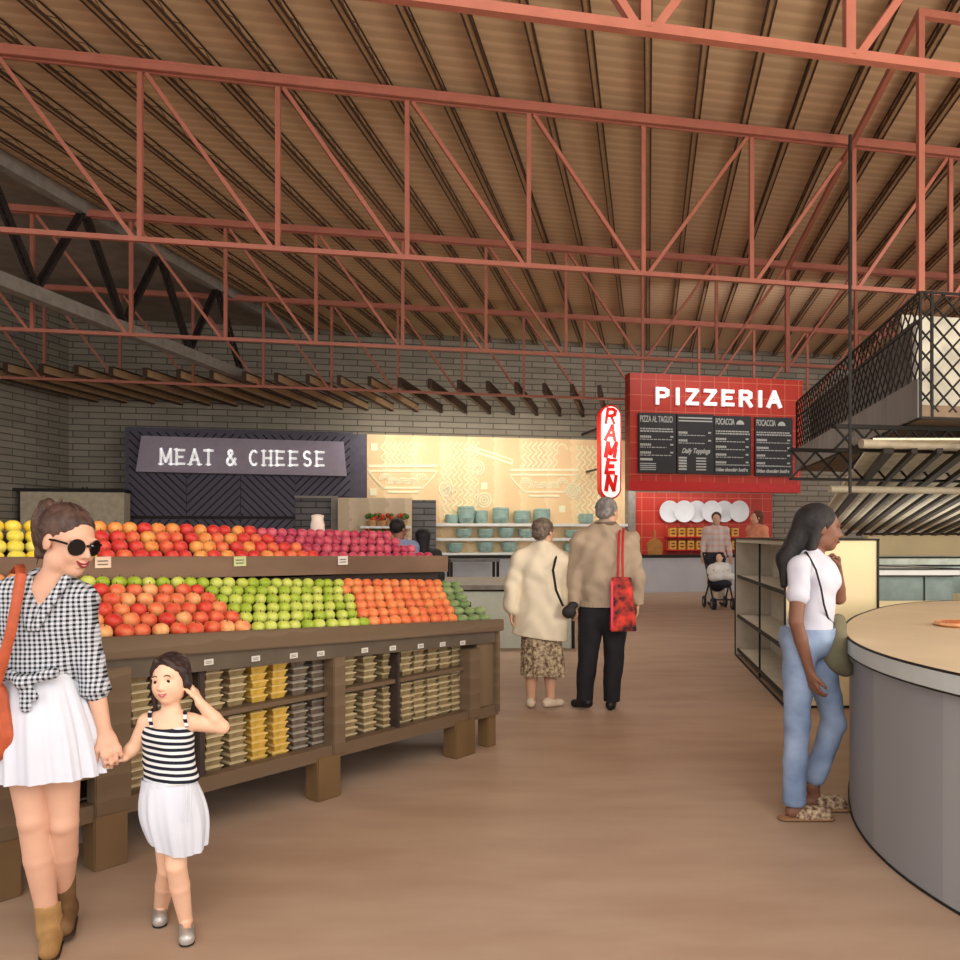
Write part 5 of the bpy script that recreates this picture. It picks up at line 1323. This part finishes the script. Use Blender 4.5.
T.cone(J['pelvis'], J['waist'], .158, .150, .03, (fr, .82)); T.cut(V3((0,0,p.j(0,627).z)), (0,0,1))
T.ball(J['pelvis']+V3((-.05,0,-.04)), .10, .04)
T.cone(J['hipN'], J['knN'], .090, .064, .03); T.cone(J['knN'], J['anN']+V3((-.005,0,.0)), .064, .058, .02); T.cone(J['hipF'], J['knF'], .088, .062, .02); T.cone(J['knF'], p.j(815,775,.085), .062, .06, .02)
T.cut(p.j(795,802), (0,0,-1))
dn = V3(p.j(815,775,.085)-J['knF']).normalized()
jn = fbuild(T, 'blue_jeans', .006, m_jean, p.root, (.003, 30))
Hh = Field(); Hh.ell(P(0,-.12,.17,H), [.39*H,.43*H,.40*H], R, .02); Hh.cone(P(0,-.30,.1,H), P(0,-.62,-.8,H), .30*H, .24*H, .04); Hh.cone(P(0,-.62,-.8,H), p.j(784,585,-.02), .24*H, .08*H, .04)
Hh.cone(P(.3,-.1,.1,H), P(.28,-.2,-.5,H), .10*H, .12*H, .03); Hh.cone(P(-.3,-.1,.1,H), P(-.28,-.2,-.5,H), .10*H, .12*H, .03)
Hh.p.append(('e', np.array(P(0,.42,-.16,H)), np.array([.4*H,.32*H,.5*H]), R, None, .01, None, -1))
fbuild(Hh, 'hair', .005, m_hd, p.root, (.0008, 190))
m_sl = mat('slipper_print', (206,182,150), .7, c2=(90,60,44), scale=45)
for s in 'NF':
    an = J['an'+s]; q = V3((an.x, an.y, 0)); l_ = .012 if s == 'F' else .0
    f_ = Field(); f_.cone(q+V3((.03,0,.035+l_)), q+V3((.155,-.0,.03+l_)), .045, .04, .02); f_.cut(q+V3((0,0,.012)), (0,0,-1)); sl = fbuild(f_, 'slipper', .005, m_sl, p.root)
    f_ = Field(); f_.cone(q+V3((-.05,0,.012)), q+V3((.165,0,.012)), .042, .042, .004, ((0,0,1), .26)); f_.cut(q+V3((0,0,.001)), (0,0,-1)); fbuild(f_, 'slipper_sole', .005, mat('slip_sole', (150,112,80), .7), sl)
cb = thing('crossbody_bag', 'olive grey slouchy bag on a thin strap worn by the woman in jeans', 'bag', p.o+p.j(838,682,-.02))
f_ = Field(); f_.cone(p.o+p.j(838,622,-.0), p.o+p.j(837,662,-.0), .045, .062, .02, ((0,1,0), .7)); f_.cone(p.o+p.j(830,655,-.0), p.o+p.j(846,668,-.0), .05, .045, .02, ((0,1,0), .7)); link_mesh('bag_body', f_.mesh('b', .006, (.003, 40)), mat('bag_olive', (112,106,84), .8, var=.1, bump=.2), cb)
mb = MB(); mb.tube([p.o+q for q in (p.j(806,552,-.09), p.j(811,560,-.16), p.j(816,570,-.18), p.j(821,588,-.185), p.j(824,605,-.175), p.j(828,618,-.13), p.j(834,624,-.06))], .0055, 6); mb.tube([p.o+q for q in (p.j(806,552,-.09), p.j(801,556,.02), p.j(806,575,.15))], .0055, 6); mb.build('strap', m_blk, cb)

# ---------------------------------------------------------------- small figures at the back
def simple(lab, px, Y, top, pose, skc, hairc, topc, botc, fr, hdir, hairlong=False, arms=None, hgt=None):
    p = Person(lab, px, Y); hgt = hgt or CAMZ+(HY-top)/FPX*Y; s = hgt/1.7
    L = lambda x, y, z: V3((x*s, y*s, z*s)); rt = V3((-fr.y, fr.x, 0)) if False else fr.cross(V3((0,0,1)))
    W_ = lambda a, b, z: (rt*a+fr*b)*s+V3((0,0,z*s))
    J = dict(pelvis=W_(0,0,.92), waist=W_(0,0,1.08), chest=W_(0,0,1.26), neck=W_(0,0,1.43))
    for n_, sg in (('L', -1), ('R', 1)):
        J['sh'+n_] = W_(sg*.17,0,1.37); J['hip'+n_] = W_(sg*.08,0,.86); J['kn'+n_] = W_(sg*.10,.02,.47); J['an'+n_] = W_(sg*.11,0,.08)
        a = (arms or {}).get(n_); J['el'+n_] = W_(*(a[0] if a else (sg*.23,-.02,1.12))); J['wr'+n_] = W_(*(a[1] if a else (sg*.25,.05,.88)))
    F = Field(); torso(F, J, fr, 0, s); F.cone(J['neck'], W_(0,.02,1.5), .05*s, .05*s)
    for n_ in 'LR':
        limb(F, J['hip'+n_], J['kn'+n_], J['an'+n_], .08*s, .055*s, .036*s, .05*s); limb(F, J['sh'+n_], J['el'+n_], J['wr'+n_], .045*s, .036*s, .025*s); hand(F, J['wr'+n_], J['wr'+n_]-J['el'+n_], fr, fr, .17*s, .4)
        F.cone(J['an'+n_], J['an'+n_]+fr*.1*s-V3((0,0,.045*s)), .035*s, .03*s)
    P, R = headframe(W_(0,.02,1.585), hdir); H = .225*s; add_head(F, P, R, H)
    b = fbuild(F, 'body', .011, mat('skin_'+lab[:6].replace(' ', '_'), skc, .5), p.root)
    C_ = Field(); torso(C_, J, fr, .025, s*1.03, k=.04, flat=.72)
    for n_ in 'LR': C_.cone(J['sh'+n_], J['el'+n_], .065*s, .055*s, .03); C_.cone(J['el'+n_], V3(J['el'+n_]).lerp(J['wr'+n_], .85), .055*s, .045*s, .02)
    C_.cut(W_(0,0,.84), (0,0,-1)); C_.cone(J['neck']+V3((0,0,.1)), J['neck']+V3((0,0,.04)), .07, .06, .005, None, -1)
    fbuild(C_, 'top', .012, topc, p.root, (.004, 24))
    T = Field()
    for n_ in 'LR': limb(T, J['hip'+n_], J['kn'+n_], J['an'+n_]+V3((0,0,.03)), .1*s, .075*s, .06*s)
    T.cone(J['pelvis'], J['pelvis']-V3((0,0,.05)), .165*s, .16*s, .03, (fr, .7)); fbuild(T, 'trousers', .012, botc, p.root)
    Hh = Field(); Hh.ell(P(0,-.13,.17,H), [.39*H,.43*H,.41*H], R, .02)
    if hairlong: Hh.cone(P(0,-.2,.1,H), P(0,-.35,-1.0,H), .38*H, .28*H, .04)
    Hh.p.append(('e', np.array(P(0,.42,-.16,H)), np.array([.4*H,.33*H,.5*H]), R, None, .01, None, -1)); fbuild(Hh, 'hair', .01, hairc, p.root)
    shoes(p, J, m_blk, .011, dict(L=fr, R=fr), .042*s, .16*s)
    return p, J, W_
m_plaid = wavemat('plaid_faded', (222,168,156), (206,202,200), (0,0,1), 8, .4, .8, 0, two=(1,0,0), soft=.1)
pm_, Jm, Wm = simple('man in faded plaid shirt and pale trousers standing behind the stroller', 716, 17.1, 507, None, (214,170,142), mat('hair_d1', (62,48,42), .6), m_plaid, mat('pale_chino', (214,204,190), .8), V3((0,-1,0)), (-.35,-1,0), hgt=1.98)
simple('man with dark hair and pale blue shirt standing behind the plums', 399, 9.2, 519, None, (150,104,80), mat('hair_d2', (34,30,32), .6), mat('shirt_blue', (142,152,182), .8), mat('dark_cloth', (30,30,36), .8), V3((-.3,.95,0)).normalized(), (.5,.8,0))
simple('long dark-haired woman in a black coat beside the man in pale blue shirt', 422, 9.3, 529, None, (150,104,80), mat('hair_d3', (28,24,26), .6), mat('coat_olive', (44,46,44), .8), mat('olive_cloth', (62,66,46), .8), V3((-.2,.98,0)).normalized(), (-.4,.9,0), True)
simple('long brown-haired woman in a coral top behind the gondola shelf', 757, 16.6, 511, None, (220,172,146), mat('hair_d4', (110,62,44), .6), mat('top_coral', (232,152,120), .8), mat('dark_cloth2', (60,50,50), .8), V3((-.9,-.4,0)).normalized(), (-1,-.25,.05), True)

# stroller with a wrapped baby
Ys = 17.1-.75; q0 = at(719, 535, Ys); q0.z = 0
st = thing('stroller', 'small black stroller with a white blanket in front of the man in plaid', 'stroller', q0)
X = lambda a, b, z: q0+V3((a, b, z))
for a, b in ((-.2, -.3), (.2, -.3), (-.22, .3), (.22, .3)):
    for d in ((-.02, .02) if b < 0 else (0,)):
        mb = MB(); c_ = X(a+d, b, .12); vs = []
        n = 20; mb.tube([c_-V3((.015,0,0)), c_+V3((.015,0,0))], .12, n); w_ = mb.build('wheel', mat('rubber_navy', (40,42,58), .6), st, smooth=False)
        mb = MB(); mb.tube([c_-V3((.02,0,0)), c_+V3((.02,0,0))], .05, 12); mb.build('hub', m_grey, w_)
mb = MB()
for s in (-1, 1):
    mb.tube([X(.2*s,-.3,.14), X(.2*s,.05,.62), X(.21*s,.42,1.12)], .018, 8); mb.tube([X(.22*s,.3,.14), X(.2*s,-.1,.62)], .018, 8)
mb.tube([X(-.21,.42,1.12), X(.21,.42,1.12)], .02, 8); mb.tube([X(-.2,-.3,.2), X(.2,-.3,.2)], .015, 8); mb.build('frame', m_dark, st, smooth=True)
f_ = Field(); f_.cone(X(0,-.22,.52), X(0,.1,.52), .19, .19, .04, ((0,0,1), .5)); f_.cone(X(0,.12,.52), X(0,.28,.92), .19, .17, .04, ((0,1,0), .5)); link_mesh('seat', f_.mesh('s', .012), mat('seat_navy', (44,44,54), .8), st)
f_ = Field(); f_.cone(X(-.1,.3,1.0), X(.1,.3,1.0), .13, .13, .03, ((0,1,0), .8)); f_.cone(X(0,.1,.9), X(0,.0,.9), .15, .15, .02, None, -1); link_mesh('hood', f_.mesh('s', .012), MATS['seat_navy'], st)
pb = Person('baby wrapped in a white blanket lying in the stroller', 719, Ys-.0); o_ = pb.o
F = Field(); B = lambda a, b, z: V3((a, b, z))
F.cone(B(0,.02,.68), B(0,.10,.86), .10, .09, .03); P, R = headframe(B(.03,.06,1.04), (-.5,-.8,.1)); add_head(F, P, R, .2)
for s in (-1, 1): F.cone(B(.08*s,.05,.86), B(.14*s,-.12,.78), .035, .03, .02); F.cone(B(.05*s,-.02,.66), B(.08*s,-.26,.62), .05, .04, .02)
b_ = fbuild(F, 'body', .011, skin('skin_baby', (232,190,164)), pb.root)
Hh = Field(); Hh.ell(P(0,-.13,.17,.2), [.08,.088,.084], R, .02); Hh.p.append(('e', np.array(P(0,.42,-.16,.2)), np.array([.08,.066,.1]), R, None, .01, None, -1)); fbuild(Hh, 'hair', .01, mat('hair_d5', (44,36,34), .6), pb.root)
Hh = Field(); Hh.cone(B(-.1,-.02,.78), B(.1,-.02,.8), .15, .15, .05, ((0,1,0), .8)); Hh.cone(B(-.12,-.2,.66), B(.12,-.2,.66), .15, .14, .05, ((0,0,1), .7)); fbuild(Hh, 'blanket', .011, mat('blanket_white', (236,234,230), .8), pb.root, (.008, 20))
# ================================================================ camera and light
cam = bpy.data.cameras.new('camera'); co = bpy.data.objects.new('camera', cam); COL.objects.link(co)
cam.sensor_width = 36; cam.lens = 36*FPX/960; cam.shift_y = (HY-480)/960
co.location = (0, 0, CAMZ); co.rotation_euler = (math.pi/2, 0, 0); cam.clip_end = 200; cam.clip_start = .05
SC.camera = co
W = bpy.data.worlds.new('world'); SC.world = W; W.use_nodes = True
W.node_tree.nodes['Background'].inputs[0].default_value = (1, .98, .96, 1)
W.node_tree.nodes['Background'].inputs[1].default_value = 1.75
def area(name, loc, target, size, power, color=(1, .93, .84), sy=None):
    l = bpy.data.lights.new(name, 'AREA'); l.energy = power; l.size = size; l.color = color
    if sy: l.shape = 'RECTANGLE'; l.size_y = sy
    o = bpy.data.objects.new(name, l); COL.objects.link(o); o.location = loc
    o.rotation_euler = (V3(target)-V3(loc)).to_track_quat('-Z', 'Y').to_euler(); return o
area('ceiling_lamp_near', (1, -2.5, 5.6), (0, 6, 1.5), 5, 300)
area('ceiling_fill_right', (7, 1, 1.8), (2, 7, 7), 3, 330, (1, .88, .72))  # unseen low light aimed upward, added to brighten the right of the ceiling
area('mid_fill', (0, 11.5, 4.4), (0, 11.6, 0), 6, 130, sy=1)  # unseen downward light added for the middle of the floor
area('stall_lamp', (.8, 19.0, 4.1), (.8, 21.6, 2.7), 7, 115, (1, .93, .8), sy=.4)
area('pizzeria_lamp', (6.0, 16.0, 5.6), (6.2, 19.5, 4), 4, 60, (1, .95, .9), sy=.4)
area('pizzeria_shelf_lamp', (5.4, 20.9, 2.75), (5.6, 22.4, 1.6), 3.5, 20, (1, .95, .9), sy=.3)
area('mezzanine_fill', (7, 8.2, 5.8), (7, 9.3, 3.2), 2, 50)  # unseen area light added to brighten the pale wall behind the mesh
area('canopy_fill', (8, 11.5, .9), (8, 11.6, 3), 4, 90)  # unseen low light aimed up, added to lighten the gaps between the slats
vs = SC.view_settings; vs.view_transform = 'Standard'; vs.look = 'None'; vs.gamma = 1; vs.use_curve_mapping = False; vs.exposure = 0
